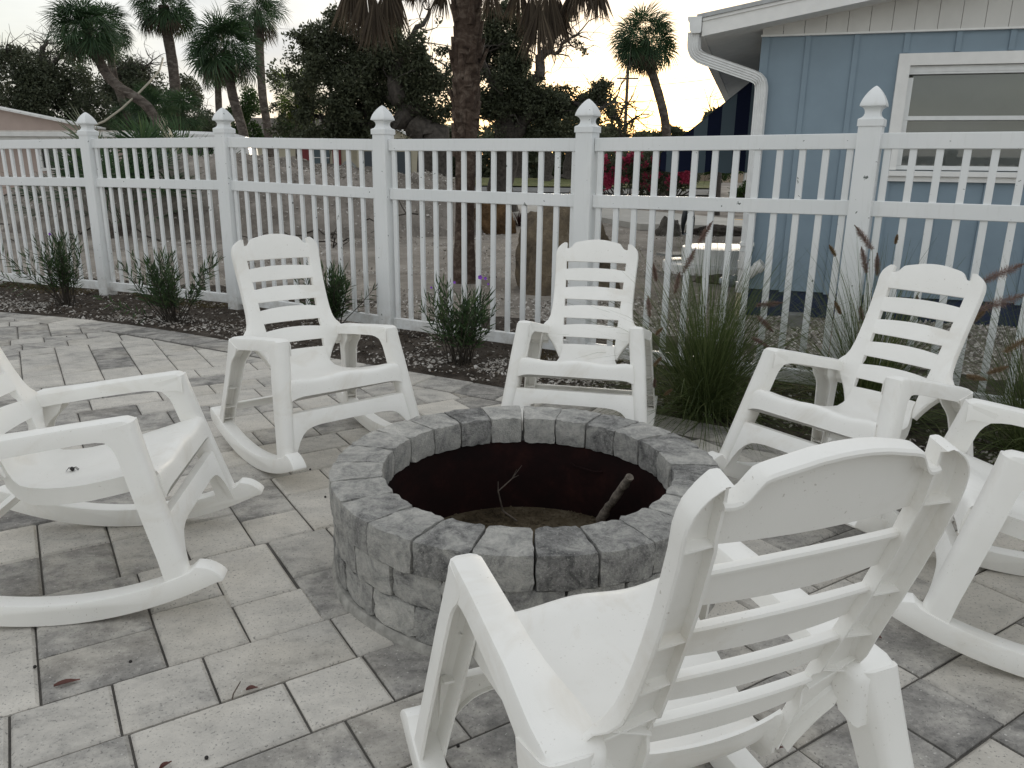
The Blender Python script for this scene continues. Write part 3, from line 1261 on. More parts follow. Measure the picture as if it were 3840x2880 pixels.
# soffit decking, boards side by side along the eave, and rafter tails
k = 0
y = -OG + .024
while y < HD + OG - .2:
    mb = MB()
    V = []
    w = .178
    for yy in (y, y + w):
        V += [(-OV + .024, yy, zr(-OV) + .008), (xm, yy, zr(xm) + .008), (xm, yy, zr(xm) + .03), (-OV + .024, yy, zr(-OV) + .03)]
    mb.add([(a, b_, z + HZ) for a, b_, z in V], [(0, 1, 2, 3), (7, 6, 5, 4), (0, 4, 5, 1), (1, 5, 6, 2), (2, 6, 7, 3), (3, 7, 4, 0)])
    mb.build('soffit_board', SOFF, roof)
    y += w + .004
    k += 1
hbox('fascia', -OV, -OV + .022, -OG + .0225, HD + OG, 2.515, 2.66, TRIM, roof)
# gutter (open trough) along the eave, with an end cap
gt = MB()
prof = [(-.005, .14), (-.005, .02), (-.012, .005), (-.09, .005), (-.105, .03), (-.112, .09), (-.128, .115), (-.128, .14), (-.122, .14), (-.122, .118), (-.106, .093), (-.099, .035), (-.088, .011), (-.014, .011), (-.011, .022), (-.011, .14)]
gt.loft([[(-OV + x, y, 2.535 + z + HZ) for x, z in prof] for y in (-OG - .03, HD + OG)])
gut = gt.build('gutter', ALU, house)
mb = MB()
mb.loft([[(-OV + x, y, 2.535 + z + HZ) for x, z in prof[:8]] for y in (-OG - .034, -OG - .029)])
mb.build('end_cap', ALU, gut)
# downspout: ribbed rectangular pipe with two elbows
dsp = MB()
path = [Vector(p) for p in ((-.585, -.30, 2.555), (-.585, -.30, 2.47), (-.583, -.297, 2.43), (-.565, -.287, 2.385), (-.525, -.27, 2.352), (-.47, -.25, 2.33), (-.25, -.17, 2.262), (-.06, -.105, 2.203), (-.005, -.085, 2.18), (.025, -.068, 2.145), (.036, -.060, 2.10), (.038, -.058, 2.05), (.038, -.058, 1.5), (.038, -.058, 1.0), (.038, -.058, .60))]
secn = []
for sx in (1, -1):
    pass
hwid, hdep = .052, .038
sec = []
for k in range(11):
    s = -1 + .2 * k
    sec.append((s * hwid, -hdep + (.006 if k % 2 else 0)))
for k in range(5):
    sec.append((hwid - (.004 if k % 2 else 0), -hdep + 2 * hdep * (k + 1) / 6))
for k in range(11):
    s = 1 - .2 * k
    sec.append((s * hwid, hdep - (.005 if k % 2 else 0)))
for k in range(5):
    sec.append((-hwid + (.004 if k % 2 else 0), hdep - 2 * hdep * (k + 1) / 6))
loops = []
dens = []
for a, b in zip(path, path[1:]):
    dens += [a.lerp(b, t) for t in (0, .5)]
dens.append(path[-1])
for i, p in enumerate(dens):
    d = (dens[min(i + 1, len(dens) - 1)] - dens[max(i - 1, 0)]).normalized()
    ydir = Vector((.25, 1, 0))
    wv = d.cross(ydir).normalized()
    dv = wv.cross(d).normalized()
    if wv.x < 0: wv = -wv
    if dv.y < 0: dv = -dv
    loops.append([p + wv * x + dv * y + Vector((0, 0, HZ)) for x, y in sec])
dsp.loft(loops)
dsp.build('downspout', ALU, house, 30)
hbox('downspout_strap', -.03, .106, -.10, -.0, .655, .685, ALU)
# drain below it: white socket, angled open stub, cream pipe
PVC = plain('white_pvc', (.68, .68, .66), .35, .05, 12)
CREAM = plain('old_cream_pipe', (.52, .46, .33), .5, .15, 14)
DARK = plain('dark_inside', (.006, .006, .006), .9)
dp = thing('drain_pipe', 'white plastic drain pipe with an angled open stub below the downspout', 'drain pipe', (0, 0, 0))
q = HC + WD * .03 - WN * .085
mb = MB()
mb.lathe([(.052, .30), (.052, .60), (.058, .602), (.058, .52), (.0585, .515)], 20, 0, (q.x, q.y, 0))
mb.lathe([(.058, .515), (.0625, .512), (.0625, .44), (.058, .436)], 20, 0, (q.x, q.y, 0))
mb.build('socket', PVC, dp, 40)
mb = MB()
mb.lathe([(.056, .20), (.062, .205), (.062, .30), (.056, .305)], 20, 0, (q.x, q.y, 0))
mb.build('collar', PVC, dp, 40)
mb = MB()
mb.lathe([(.05, -.1), (.05, .21)], 20, 0, (q.x, q.y, 0))
mb.build('lower_pipe', CREAM, dp, 40)
mb = MB()
d3 = (Vector((WD.x * .72, WD.y * .72, .0)) + Vector((-WN.x * .18, -WN.y * .18, .62))).normalized()
b0 = Vector((q.x, q.y, .34))
mb.tube([b0, b0 + d3 * .16, b0 + d3 * .165, b0 + d3 * .235, b0 + d3 * .235, b0 + d3 * .10], [.05, .05, .059, .059, .050, .047], 20, caps=False)
mb.build('open_stub', PVC, dp, 40)

# window on the gable wall
win = MB()
win = thing('window', None, None)
win.parent = house
for k in ('label', 'category'):
    if k in win: del win[k]
wf = MB()
wt = .098
wf.box(((WX0 + WX1) / 2, -.010, 2.27 + wt / 2 + HZ), (WX1 - WX0 + 2 * wt, .05, wt))
wf.box((WX0 - wt / 2, -.010, (1.385 + 2.27) / 2 + HZ), (wt, .05, 2.27 - 1.385))
wf.box((WX1 + wt / 2, -.010, (1.385 + 2.27) / 2 + HZ), (wt, .05, 2.27 - 1.385))
wf.build('casing', TRIM, win)
sl = MB()
sl.box(((WX0 + WX1) / 2, -.03, 1.355 + HZ), (WX1 - WX0 + 2 * wt + .02, .09, .045))
sl.box(((WX0 + WX1) / 2, -.022, 1.308 + HZ), (WX1 - WX0 + 2 * wt, .045, .045))
sl.build('sill', TRIM, win)
sh = MB()
fx0, fx1 = WX0 + .002, WX1 - .002
for z0, z1, yy in ((2.20, 2.268, .03), (1.388, 1.425, .04), (1.815, 1.85, .035)):
    sh.box(((fx0 + fx1) / 2, yy, (z0 + z1) / 2 + HZ), (fx1 - fx0, .05, z1 - z0))
for x0 in (fx0, fx1 - .045):
    sh.box((x0 + .0225, .036, 1.8 + HZ), (.045, .045, .745))
sh.box(((fx0 + fx1) / 2, .015, 2.235 + HZ), (fx1 - fx0, .03, .035))
sh.build('sash', ALU, win)
for z0, z1 in ((1.4255, 1.8145), (1.8505, 2.1995)):
    mb = MB()
    mb.box(((fx0 + fx1) / 2, .062, (z0 + z1) / 2 + HZ), (fx1 - fx0 - .091, .004, z1 - z0))
    mb.build('pane', GLASS, win)
mb = MB()
mb.box(((fx0 + fx1) / 2, .13, 1.8 + HZ), (fx1 - fx0, .004, .9))
mb.build('blind', BLIND, win)

# striped awning on the far side of the house, over the side wall
stripe = Mat('awning_canvas', .85, .2)
sx = stripe.n('Separate' + 'XYZ')
stripe.l(stripe.coord(), sx.inputs[0])
tt = stripe.math('ADD', sx.outputs[0], sx.outputs[1])
fr_ = stripe.math('FRACT', stripe.math('MULTIPLY', tt, 3.4))
stripe.col(stripe.ramp(fr_, [(.0, (.006, .010, .030)), (.46, (.006, .010, .030)), (.5, (.085, .115, .135)), (.96, (.085, .115, .135))], 'CONSTANT'))
aw = thing('awning', 'dark blue striped canvas awning on the side of the blue house', 'awning', (HC.x, HC.y, 0), (0, 0, math.atan2(WD.y, WD.x)))
mb = MB()
A0, A1, AL, AT, AB = 1.4, 4.6, -1.02, 2.36, 1.53
tri = [(-.01, AT), (-.01, AB), (AL, AB)]
V = [(x, A0, z) for x, z in tri] + [(x, A1, z) for x, z in tri] + [(x, A0 + .01, z) for x, z in tri]
mb.add([(x, A0, z) for x, z in tri] + [(x, A0 + .008, z) for x, z in tri], [(0, 1, 2), (5, 4, 3), (0, 3, 4, 1), (1, 4, 5, 2), (2, 5, 3, 0)])
mb.build('side_panel', stripe.m, aw)
mb = MB()
mb.add([(x, A1, z) for x, z in tri] + [(x, A1 + .008, z) for x, z in tri], [(0, 1, 2), (5, 4, 3), (0, 3, 4, 1), (1, 4, 5, 2), (2, 5, 3, 0)])
mb.build('side_panel', stripe.m, aw)
mb = MB()
mb.add([(-.012, A0, AT + .004), (AL - .002, A0, AB + .004), (AL - .002, A1, AB + .004), (-.012, A1, AT + .004), (-.012, A0, AT + .012), (AL - .002, A0, AB + .012), (AL - .002, A1, AB + .012), (-.012, A1, AT + .012)], [(0, 1, 2, 3), (7, 6, 5, 4), (0, 4, 5, 1), (1, 5, 6, 2), (2, 6, 7, 3), (3, 7, 4, 0)])
mb.build('canopy', stripe.m, aw)
mb = MB()
n_ = 40
for base, L, fn in (('s', -AL, lambda t: (AL + t * -AL, A0 - .004)), ('f', A1 - A0, lambda t: (AL - .006, A0 + t * (A1 - A0)))):
    lp = []
    for k in range(n_ + 1):
        t = k / n_
        x, y = fn(t)
        dz = .17 + .03 * abs(math.sin(t * L * math.pi / .3))
        lp.append(((x, y, AB), (x, y, AB - dz)))
    V = [p for a in lp for p in a]
    off = Vector((0, .005, 0)) if base == 's' else Vector((.005, 0, 0))
    b = len(V)
    V2 = [tuple(Vector(p) + off) for p in V]
    F = []
    for k in range(n_):
        F += [(2 * k, 2 * k + 1, 2 * k + 3, 2 * k + 2), (b + 2 * k, b + 2 * k + 2, b + 2 * k + 3, b + 2 * k + 1)]
    mb.add(V + V2, F)
mb.build('valance', stripe.m, aw)

# ------------------------------------------------------------------ fast mesh building for foliage
def np_mesh(name, V, F, mat, smooth=False, mats=None, mi=None):
    V = np.asarray(V, np.float32).reshape(-1, 3)
    F = np.asarray(F, np.int32)
    me = bpy.data.meshes.new(name)
    n, k = F.shape
    me.vertices.add(len(V))
    me.vertices.foreach_set('co', V.ravel())
    me.loops.add(n * k)
    me.loops.foreach_set('vertex_index', F.ravel())
    me.polygons.add(n)
    me.polygons.foreach_set('loop_start', np.arange(0, n * k, k, dtype=np.int32))
    me.polygons.foreach_set('loop_total', np.full(n, k, np.int32))
    for m_ in (mats or [mat]):
        me.materials.append(m_)
    if mi is not None:
        me.polygons.foreach_set('material_index', np.asarray(mi, np.int32))
    me.update(calc_edges=True)
    if smooth:
        me.polygons.foreach_set('use_smooth', np.ones(n, bool))
    return me


def unit(a):
    return a / np.maximum(np.linalg.norm(a, axis=1, keepdims=True), 1e-9)


def leaf_quads(P, D, L, Wd, rg, fold=.25):
    """diamond leaves: P base points, D directions, L lengths, Wd widths"""
    n = len(P)
    D = unit(D)
    r = unit(rg.normal(size=(n, 3)))
    S = unit(np.cross(D, r))
    N = np.cross(S, D)
    L = np.asarray(L).reshape(-1, 1) * np.ones((n, 1))
    Wd = np.asarray(Wd).reshape(-1, 1) * np.ones((n, 1))
    m = P + D * L * .45 + N * L * fold * .2
    V = np.stack([P, m + S * Wd / 2, P + D * L - N * L * fold * .2, m - S * Wd / 2], 1).reshape(-1, 3)
    F = np.arange(4 * n).reshape(n, 4)
    return V, F


def foliage(name, c1, c2, c3=None, rough=.55, trans=.38):
    m = Mat(name, rough, .35)
    g = m.n('NewGeometry')
    t = m.math('ADD', m.math('MULTIPLY', g.outputs['Random Per Island'], .55), m.math('MULTIPLY', m.noise(g.outputs['Position'], 1.3, 3), .45))
    st = [(.2, c1), (.75, c2)]
    if c3: st = [(.2, c1), (.7, c2), (.92, c3)]
    m.col(m.ramp(t, st))
    if trans:
        tl = m.n('BsdfTranslucent')
        m.l(m.b.inputs['Base Color'].links[0].from_socket, tl.inputs[0])
        mx = m.n('MixShader')
        mx.inputs[0].default_value = trans
        m.l(m.b.outputs[0], mx.inputs[1])
        m.l(tl.outputs[0], mx.inputs[2])
        m.l(mx.outputs[0], m.nt.nodes['Material Output'].inputs['Surface'])
    return m.m


OAKLEAF = foliage('oak_leaves', (.045, .054, .032), (.10, .115, .066), (.17, .175, .105))
DARKLEAF = foliage('dense_leaves', (.045, .058, .035), (.10, .115, .068), (.165, .165, .11))
MIDLEAF = foliage('garden_leaves', (.02, .045, .012), (.06, .11, .03), (.13, .16, .045))
PALMLEAF = foliage('palm_fronds', (.022, .05, .022), (.06, .11, .048), (.115, .15, .065))
PALMBRT = foliage('bright_palm_fronds', (.05, .09, .01), (.14, .2, .03), (.24, .27, .06))
PALMDEAD = foliage('dead_palm_fronds', (.05, .037, .027), (.125, .098, .07), (.24, .19, .135), .85)
RUELLIA = foliage('narrow_dark_leaves', (.02, .042, .016), (.06, .105, .04), (.12, .16, .06))
GRASSG = foliage('grass_blades', (.045, .07, .02), (.13, .165, .06), (.40, .35, .2), .6)
PLUME = foliage('grass_plumes', (.16, .10, .09), (.33, .23, .19), (.46, .36, .27), .9)
PLUMET = foliage('tan_plumes', (.18, .12, .07), (.34, .25, .15), (.45, .36, .24), .9)
MAGENTA = foliage('bougainvillea_bracts', (.42, .04, .10), (.58, .09, .17), (.68, .19, .27))
PURPLE = plain('purple_petals', (.24, .07, .50), .6, .15, 40)
STEMM = plain('dark_stems', (.035, .028, .02), .8, .3, 30)
TRUNK = Mat('palm_trunk_bark', .95, .2)
g_ = TRUNK.coord('Object', (1, 1, 2.2))
TRUNK.col(TRUNK.ramp(TRUNK.noise(g_, 5, 6, .65, .5), [(.3, (.045, .038, .033)), (.5, (.12, .10, .085)), (.72, (.23, .205, .18))]))
TRUNK.bump(TRUNK.noise(g_, 14, 5, .7, .8), .9, .05)
TRUNK = TRUNK.m
RTRUNK = Mat('shaggy_palm_bark', .95, .2)
g_ = RTRUNK.coord('Object', (1, 1, 1.4))
RTRUNK.col(RTRUNK.ramp(RTRUNK.noise(g_, 8, 6, .65, .6), [(.3, (.032, .022, .017)), (.5, (.088, .062, .048)), (.72, (.20, .16, .13))]))
RTRUNK.bump(RTRUNK.noise(g_, 30, 5, .7, .6), .8, .02)
RTRUNK = RTRUNK.m
OAKBARK = plain('oak_bark', (.065, .056, .048), .95, .5, 12, .9)


# ------------------------------------------------------------------ terrain beyond the fence
def GZ(y):
    t = max(0, min(1, (y - 13) / 29))
    return .80 * t * t * (3 - 2 * t)


bpy.data.objects.remove(bpy.data.objects['ground'], do_unlink=True)
ys = [-30, -5, 3, 5, 7] + [7 + .5 * i for i in range(1, 25)] + [20 + i for i in range(0, 40, 2)] + [62, 80, 120, 200, 400, 900]
xs = [-400, -150, -80, -40] + [-25 + i for i in range(0, 51)] + [40, 80, 150, 400]
V, F = [], []
for y in ys:
    for x in xs:
        near = 1 if 5 < y < 24 and abs(x) < 24 else 0
        V.append((x, y, -.09 + (.06 if y > 5.5 else 0) + GZ(y) + near * (.07 * noise.noise((x * .5, y * .5, 2)) + .03 * noise.noise((x * 1.3, y * 1.3, 8)))))
nx = len(xs)
for j in range(len(ys) - 1):
    for i in range(nx - 1):
        F.append((j * nx + i, j * nx + i + 1, (j + 1) * nx + i + 1, (j + 1) * nx + i))
mb = MB()
mb.add(V, F)
tag(mb.build('ground', SAND, smooth=180), kind='structure')


def ground_z(x, y):
    return -.03 + GZ(y) + (.07 * noise.noise((x * .5, y * .5, 2)) if 5 < y < 24 else 0)


def on_ground(u, v):
    """photo pixel -> point on the (gently rising) ground"""
    d = ray(u, v)
    lo, hi = 3.0, 400.0
    for _ in range(60):
        mid = (lo + hi) / 2
        t = mid / d.y
        if CAM_H + d.z * t > -.03 + GZ(mid): lo = mid
        else: hi = mid
    t = lo / d.y
    return Vector((d.x * t, lo, CAM_H + d.z * t))


def sheet(name, pix, mat, lift=.012, kind='structure', thick=0, n=8):
    """a sheet lying on the ground, its outline read from the photograph"""
    pts = []
    for a, b in zip(pix, pix[1:] + pix[:1]):
        for k in range(n):
            t = k / n
            pts.append(on_ground(a[0] + (b[0] - a[0]) * t, a[1] + (b[1] - a[1]) * t))
    top = [(p.x, p.y, p.z + .035 + lift) for p in pts]
    mb = MB()
    if thick:
        N = len(top)
        low = [(x, y, z - thick) for x, y, z in top]
        mb.add(top + low, [tuple(range(N))] + [(i, i + N, (i + 1) % N + N, (i + 1) % N) for i in range(N)])
    else:
        mb.add(top, [tuple(range(len(top)))])
    o = mb.build(name, mat)
    return tag(o, kind=kind)


CONC = mat_ground('concrete_slab', [(.3, (.34, .33, .30)), (.7, (.52, .50, .46))], 2, 30, .2, .005)
ASPH = mat_ground('old_asphalt', [(.3, (.10, .10, .10)), (.7, (.2, .2, .195))], 3, 40, .3, .01)
LAWN = mat_ground('dry_lawn', [(.3, (.05, .065, .02)), (.5, (.12, .13, .05)), (.72, (.24, .20, .09))], 2, 30, .9, .04)
sheet('path', [(1530, 792), (1640, 764), (2330, 800), (2800, 845), (2830, 872), (2400, 862), (2220, 830), (1690, 806)], CONC, .10, thick=.14)
sheet('road', [(1200, 722), (1480, 716), (2700, 738), (2700, 716), (2000, 708), (1200, 698)], ASPH, .02)
sheet('lawn', [(1200, 694), (2000, 704), (2700, 712), (2700, 684), (2000, 672), (1200, 668)], LAWN, .03)


def ang3():
    return rnd.uniform(0, 6.283)


# ------------------------------------------------------------------ shells, chips and dry litter (uncountable)
SHELL = foliage('shell_bits', (.25, .22, .19), (.50, .47, .43), (.74, .72, .68), .7, 0)
CHIP = foliage('mulch_bits', (.03, .022, .016), (.085, .062, .045), (.20, .15, .10), .9, 0)


def flakes(pts, smin, smax, rg, flat=.45):
    n = len(pts)
    P = np.asarray(pts, float)
    k = 5
    a = rg.uniform(0, 6.283, (n, 1)) + np.arange(k) * 2 * np.pi / k
    s = rg.uniform(smin, smax, (n, 1)) * rg.uniform(.6, 1.2, (n, k))
    nr = unit(rg.normal(size=(n, 3)) * flat + np.array([0, 0, 1.0]))
    t1 = unit(np.cross(nr, rg.normal(size=(n, 3))))
    t2 = np.cross(nr, t1)
    asp = rg.uniform(.45, 1, (n, 1, 1))
    ring = P[:, None, :] + (np.cos(a) * s)[..., None] * t1[:, None, :] + (np.sin(a) * s)[..., None] * t2[:, None, :] * asp
    apex = (P + nr * s.mean(1, keepdims=True) * .35)[:, None, :]
    V = np.concatenate([ring, apex], 1).reshape(-1, 3)
    b = (np.arange(n) * (k + 1))[:, None, None]
    f = np.array([[i, (i + 1) % k, k] for i in range(k)])[None]
    F = (b + f).reshape(-1, 3)
    return V, F


rg = np.random.default_rng(11)
EXs, EYs = [p.x for p in ES], [p.y for p in ES]


def edge_y(x): return float(np.interp(x, EXs, EYs))


shell_p, chip_p = [], []
while len(shell_p) < 8500:
    x = rg.uniform(-6.5, 3.3)
    e = edge_y(x)
    y = e + .03 + abs(rg.normal(0, .75))
    if y > e + 2.3: continue
    d = fence_dist(Vector((x, y)))
    w = noise.noise((x * 1.1, y * 1.6, 12)) * .9 + noise.noise((x * 4, y * 4, 5)) * .45
    pr = .10 + max(0, w) * 1.9
    if .15 < y - e < .5 and w > -.1: pr += .25
    if x > .9: pr *= .7
    if rg.random() > pr: continue
    shell_p.append((x, y, bed_z(x, y) + .006 + rg.uniform(0, .006)))
while len(chip_p) < 16000:
    x = rg.uniform(-6.5, 3.3)
    e = edge_y(x)
    y = e + .02 + rg.uniform(0, 2.1)
    chip_p.append((x, y, bed_z(x, y) + .006 + rg.uniform(0, .012)))
V, F = flakes(shell_p, .005, .019, rg)
tag(link('shell_fragments', np_mesh('shell_fragments', V, F, SHELL)), 'white broken shells scattered over the dark planting bed', 'shells', kind='stuff')
P = np.array(chip_p)
D = rg.normal(size=P.shape) * np.array([1, 1, .25])
V, F = leaf_quads(P, D, rg.uniform(.015, .07, len(P)), rg.uniform(.003, .009, len(P)), rg)
tag(link('mulch_litter', np_mesh('mulch_litter', V, F, CHIP)), 'brown bark chips and dead stalks covering the planting bed', 'mulch', kind='stuff')
# pale shell gravel outside the fence, around the house and over the lot
gp = []
while len(gp) < 26000:
    if rg.random() < .45:
        x, y = rg.uniform(.2, 5.5), rg.uniform(4.6, 8.3)
        lim = .55 + .6 * noise.noise((x * .9, y * .9, 31))
    else:
        y = 6 + 14 * rg.random() ** 1.6
        x = rg.uniform(-.62, .5) * y
        lim = .25 + .9 * noise.noise((x * .7, y * .7, 17))
    if fence_dist(Vector((x, y))) < .12 or rg.random() > lim: continue
    q = Vector((x, y)) - HC
    if q.dot(WD) > -.1 and q.dot(WN) > -.05: continue
    gp.append((x, y, ground_z(x, y) + (bed_z(x, y) + .03 if False else .012) + rg.uniform(0, .012)))
V, F = flakes(gp, .008, .026, rg, .6)
tag(link('shell_gravel', np_mesh('shell_gravel', V, F, SHELL)), 'pale crushed shell gravel spread over the ground beyond the fence', 'gravel', kind='stuff')
# thin dry turf along the fence foot and under the ornamental grass
tp = []
while len(tp) < 9000:
    x = rg.uniform(-6.3, 3.4)
    k = rg.integers(0, len(FENCE) - 1)
    a, b = FENCE[k], FENCE[k + 1]
    q = a.lerp(b, rg.random())
    off = rg.normal(0, .12)
    x, y = q.x + off * .4, q.y + off
    if noise.noise((x * 1.5, y * 1.5, 40)) < -.05 + (-.1 if x > .9 else .05): continue
    tp.append((x, y, bed_z(x, y) - .002))
P = np.array(tp)
D = rg.normal(size=P.shape) * np.array([.7, .7, .3]) + np.array([0, 0, .55])
DRYG = foliage('dry_turf', (.05, .055, .018), (.15, .115, .05), (.27, .18, .09), .9)
V, F = leaf_quads(P, D, rg.uniform(.025, .075, len(P)), rg.uniform(.002, .005, len(P)), rg)
tag(link('dry_turf', np_mesh('dry_turf', V, F, DRYG)), 'thin brownish turf growing along the foot of the fence', 'grass', kind='stuff')


# ------------------------------------------------------------------ shrubs in front of the fence
def ruellia(name, base, height, spread, nst, seed, label, flowers=()):
    rr = np.random.default_rng(seed)
    root = thing(name, label, 'shrub', base, (0, 0, 0), 'narrow leaved shrubs along the fence')
    sm = MB()
    P, D, L, Wd = [], [], [], []
    for s in range(nst):
        az = rr.uniform(0, 6.283)
        lean = abs(rr.normal(0, .30)) * spread + .06
        h = height * rr.uniform(.62, 1.0) / math.cos(min(lean, .9)) * .95
        p = Vector((rr.normal(0, .035), rr.normal(0, .035), -.03))
        d = Vector((math.cos(az) * math.sin(lean), math.sin(az) * math.sin(lean), math.cos(lean)))
        pts = []
        nn = 9
        for k in range(nn):
            pts.append(p.copy())
            d = (d + Vector((rr.normal(0, .05), rr.normal(0, .05), .03))).normalized()
            p = p + d * h / (nn - 1)
        sm.tube(pts, [.0048 - .0034 * k / (nn - 1) for k in range(nn)], 4, caps=False)
        # opposite leaf pairs, denser to the top; short side twigs
        k0 = .36
        for t in np.linspace(k0, 1, 12):
            f = t * (nn - 1)
            i = min(int(f), nn - 2)
            q = pts[i].lerp(pts[i + 1], f - i)
            ax = (pts[i + 1] - pts[i]).normalized()
            a = rr.uniform(0, 6.283)
            sd = ax.cross(Vector((math.cos(a), math.sin(a), .1))).normalized()
            for sg in (1, -1):
                up_ = .75 + .5 * rr.random() + (t > .85) * .8
                P.append(q)
                D.append(ax * up_ + sd * sg * (1.0 if t < .9 else .5) + Vector((0, 0, -.15)))
                L.append(rr.uniform(.075, .145) * (1.1 - .25 * t))
                Wd.append(rr.uniform(.008, .014))
            if rr.random() < .22 and t < .9:
                tip = q + (ax * .9 + sd * .7) * rr.uniform(.05, .11)
                sm.tube([q, tip], [.002, .0012], 3, caps=False)
                for _ in range(6):
                    v = rr.normal(size=3)
                    P.append(q.lerp(tip, rr.uniform(.4, 1)))
                    D.append(ax + Vector(v) * .55)
                    L.append(rr.uniform(.045, .09))
                    Wd.append(rr.uniform(.006, .011))
    sm.build('stems', STEMM, root)
    V, F = leaf_quads(np.array(P), np.array([tuple(d) for d in D]), np.array(L), np.array(Wd), rr)
    link('foliage', np_mesh('foliage', V, F, RUELLIA), root)
    for fx, fy, fz, s in flowers:
        fm = MB()
        for k in range(5):
            a = k * 2 * math.pi / 5
            c, sn = math.cos(a), math.sin(a)
            dv = Vector((c, -.35, sn)) * s
            tv = Vector((-sn, -.1, c)) * s * .55
            o_ = Vector((fx, fy, fz))
            fm.add([o_, o_ + dv * .6 + tv, o_ + dv, o_ + dv * .6 - tv], [(0, 1, 2, 3)])
        fm.tube([(fx, fy, fz), (fx + .004, fy + .02, fz - .01)], [.004, .002], 5)
        fm.build('flower', PURPLE, root)
    return root


p4 = at_z(1737, 1362)
ruellia('ruellia_shrub', (-4.34, 7.40, 0), .74, 1.15, 30, 1, 'leggy green shrub with one long stem drooping over the shells beside the fence post', [(.0, -.1, .70, .014)])
ruellia('ruellia_shrub', (-3.02, 6.72, 0), .63, 1.35, 34, 2, 'broad dense green shrub between the tall leggy shrub and the chair', [])
ruellia('ruellia_shrub', (-1.50, 6.30, 0), .62, 1.0, 28, 3, 'dark green shrub half hidden behind a rocking chair back', [])
ruellia('ruellia_shrub', (-.36, 5.34, 0), .60, 1.25, 30, 4, 'green shrub topped by small purple flowers, between two rocking chairs', [(.135, -.14, .64, .017), (.17, -.14, .633, .012), (-.04, -.12, .60, .010), (-.20, -.1, .56, .008), (.19, -.14, .595, .008)])
for sx, sy, hz in ((-5.05, 7.50, .55),):
    sm = MB()
    pts = [Vector((-4.52, 7.32, -.02)), Vector((-4.62, 7.30, .12)), Vector((-4.80, 7.28, .28)), Vector((-5.0, 7.26, .38)), Vector((-5.16, 7.25, .47))]
    ro = [o for o in bpy.data.objects if o.name.startswith('ruellia_shrub')][0]
    sm.tube([p - Vector(ro.location) for p in pts], [.004, .0035, .003, .0025, .0015], 5)
    sm.build('long_stem', STEMM, ro)
    rr = np.random.default_rng(9)
    P, D = [], []
    for t in np.linspace(.3, 1, 14):
        f = t * 4
        i = min(int(f), 3)
        q = pts[i].lerp(pts[i + 1], f - i) - Vector(ro.location)
        for sg in (1, -1):
            P.append(q)
            D.append((-.6, .3 * sg, .6 * sg + .3))
    V, F = leaf_quads(np.array(P), np.array(D), .10, .011, rr)
    link('long_stem_leaves', np_mesh('leaves', V, F, RUELLIA), ro)


# ------------------------------------------------------------------ fountain grass
def fountain_grass(base, height, rad, nb, seed, label, plumes, lo=.15):
    rr = np.random.default_rng(seed)
    root = thing('fountain_grass', label, 'grass', base, (0, 0, 0), 'ornamental grasses before the fence')
    n = nb
    az = rr.uniform(0, 2 * np.pi, n)
    r0 = np.abs(rr.normal(0, .07, n))
    lean = np.clip(np.abs(rr.normal(.10, .42, n)), .02, 1.4)
    wild = rr.random(n) < .28
    lean[wild] = rr.uniform(.5, 1.35, wild.sum())
    L = height * rr.uniform(.55, 1.3, n)
    K = 7
    w = rr.uniform(.0008, .0026, n)
    P = np.stack([np.cos(az) * r0, np.sin(az) * r0, np.full(n, -.03)], 1)
    az2 = az + rr.normal(0, .9, n)
    pts = [P]
    th = lean.copy()
    for k in range(K):
        d = np.stack([np.cos(az2) * np.sin(th), np.sin(az2) * np.sin(th), np.cos(th)], 1)
        pts.append(pts[-1] + d * (L / K)[:, None])
        th = th + rr.uniform(.0, .34, n) * (.35 + lean)
        pts[-1][:, 2] = np.maximum(pts[-1][:, 2], .01 + rr.random(n) * .03)
    side = unit(np.stack([-np.sin(az2), np.cos(az2), np.zeros(n)], 1) + rr.normal(0, .5, (n, 3)))
    V = []
    for k, p in enumerate(pts):
        ww = (w * (1 - (k / K) ** 2 * .85))[:, None]
        V += [p + side * ww, p - side * ww]
    V = np.stack(V, 1)
    m_ = V.shape[1]
    b = (np.arange(n) * m_)[:, None, None]
    f = np.array([[2 * k, 2 * k + 1, 2 * k + 3, 2 * k + 2] for k in range(K)])[None]
    link('blades', np_mesh('blades', V.reshape(-1, 3), (b + f).reshape(-1, 4), GRASSG), root)
    for (px, py, dist, ang, ln, tan) in plumes:
        tipw = at_d(px, py, dist)
        tip = tipw - Vector(base)
        sm = MB()
        d = Vector((math.cos(ang), 0, math.sin(ang)))
        b_ = tip - d * ln
        mid = Vector((b_.x * .45, b_.y * .5, b_.z * .62))
        sm.tube([(b_.x * .08, b_.y * .08, 0), mid, b_, tip], [.0014, .0012, .001, .0008], 3)
        pl = sm.build('flower_stalk', GRASSG, root)
        m2 = 900
        t = rr.uniform(0, 1, m2)
        Pp = np.array(b_)[None] + np.array(d * ln)[None] * t[:, None]
        Pp[:, 2] -= (t * (1 - t)) * .0 
        rnd_ = rr.normal(size=(m2, 3))
        D = unit(rnd_) + np.array(d)[None] * .75
        bl = ln * .15 * np.sin(np.clip(t * 1.05 + .06, 0, 1) * np.pi) ** .6 + .006
        V, F = leaf_quads(Pp, D, bl, .0013, rr)
        link('plume', np_mesh('plume', V, F, PLUMET if tan else PLUME), root)
    return root


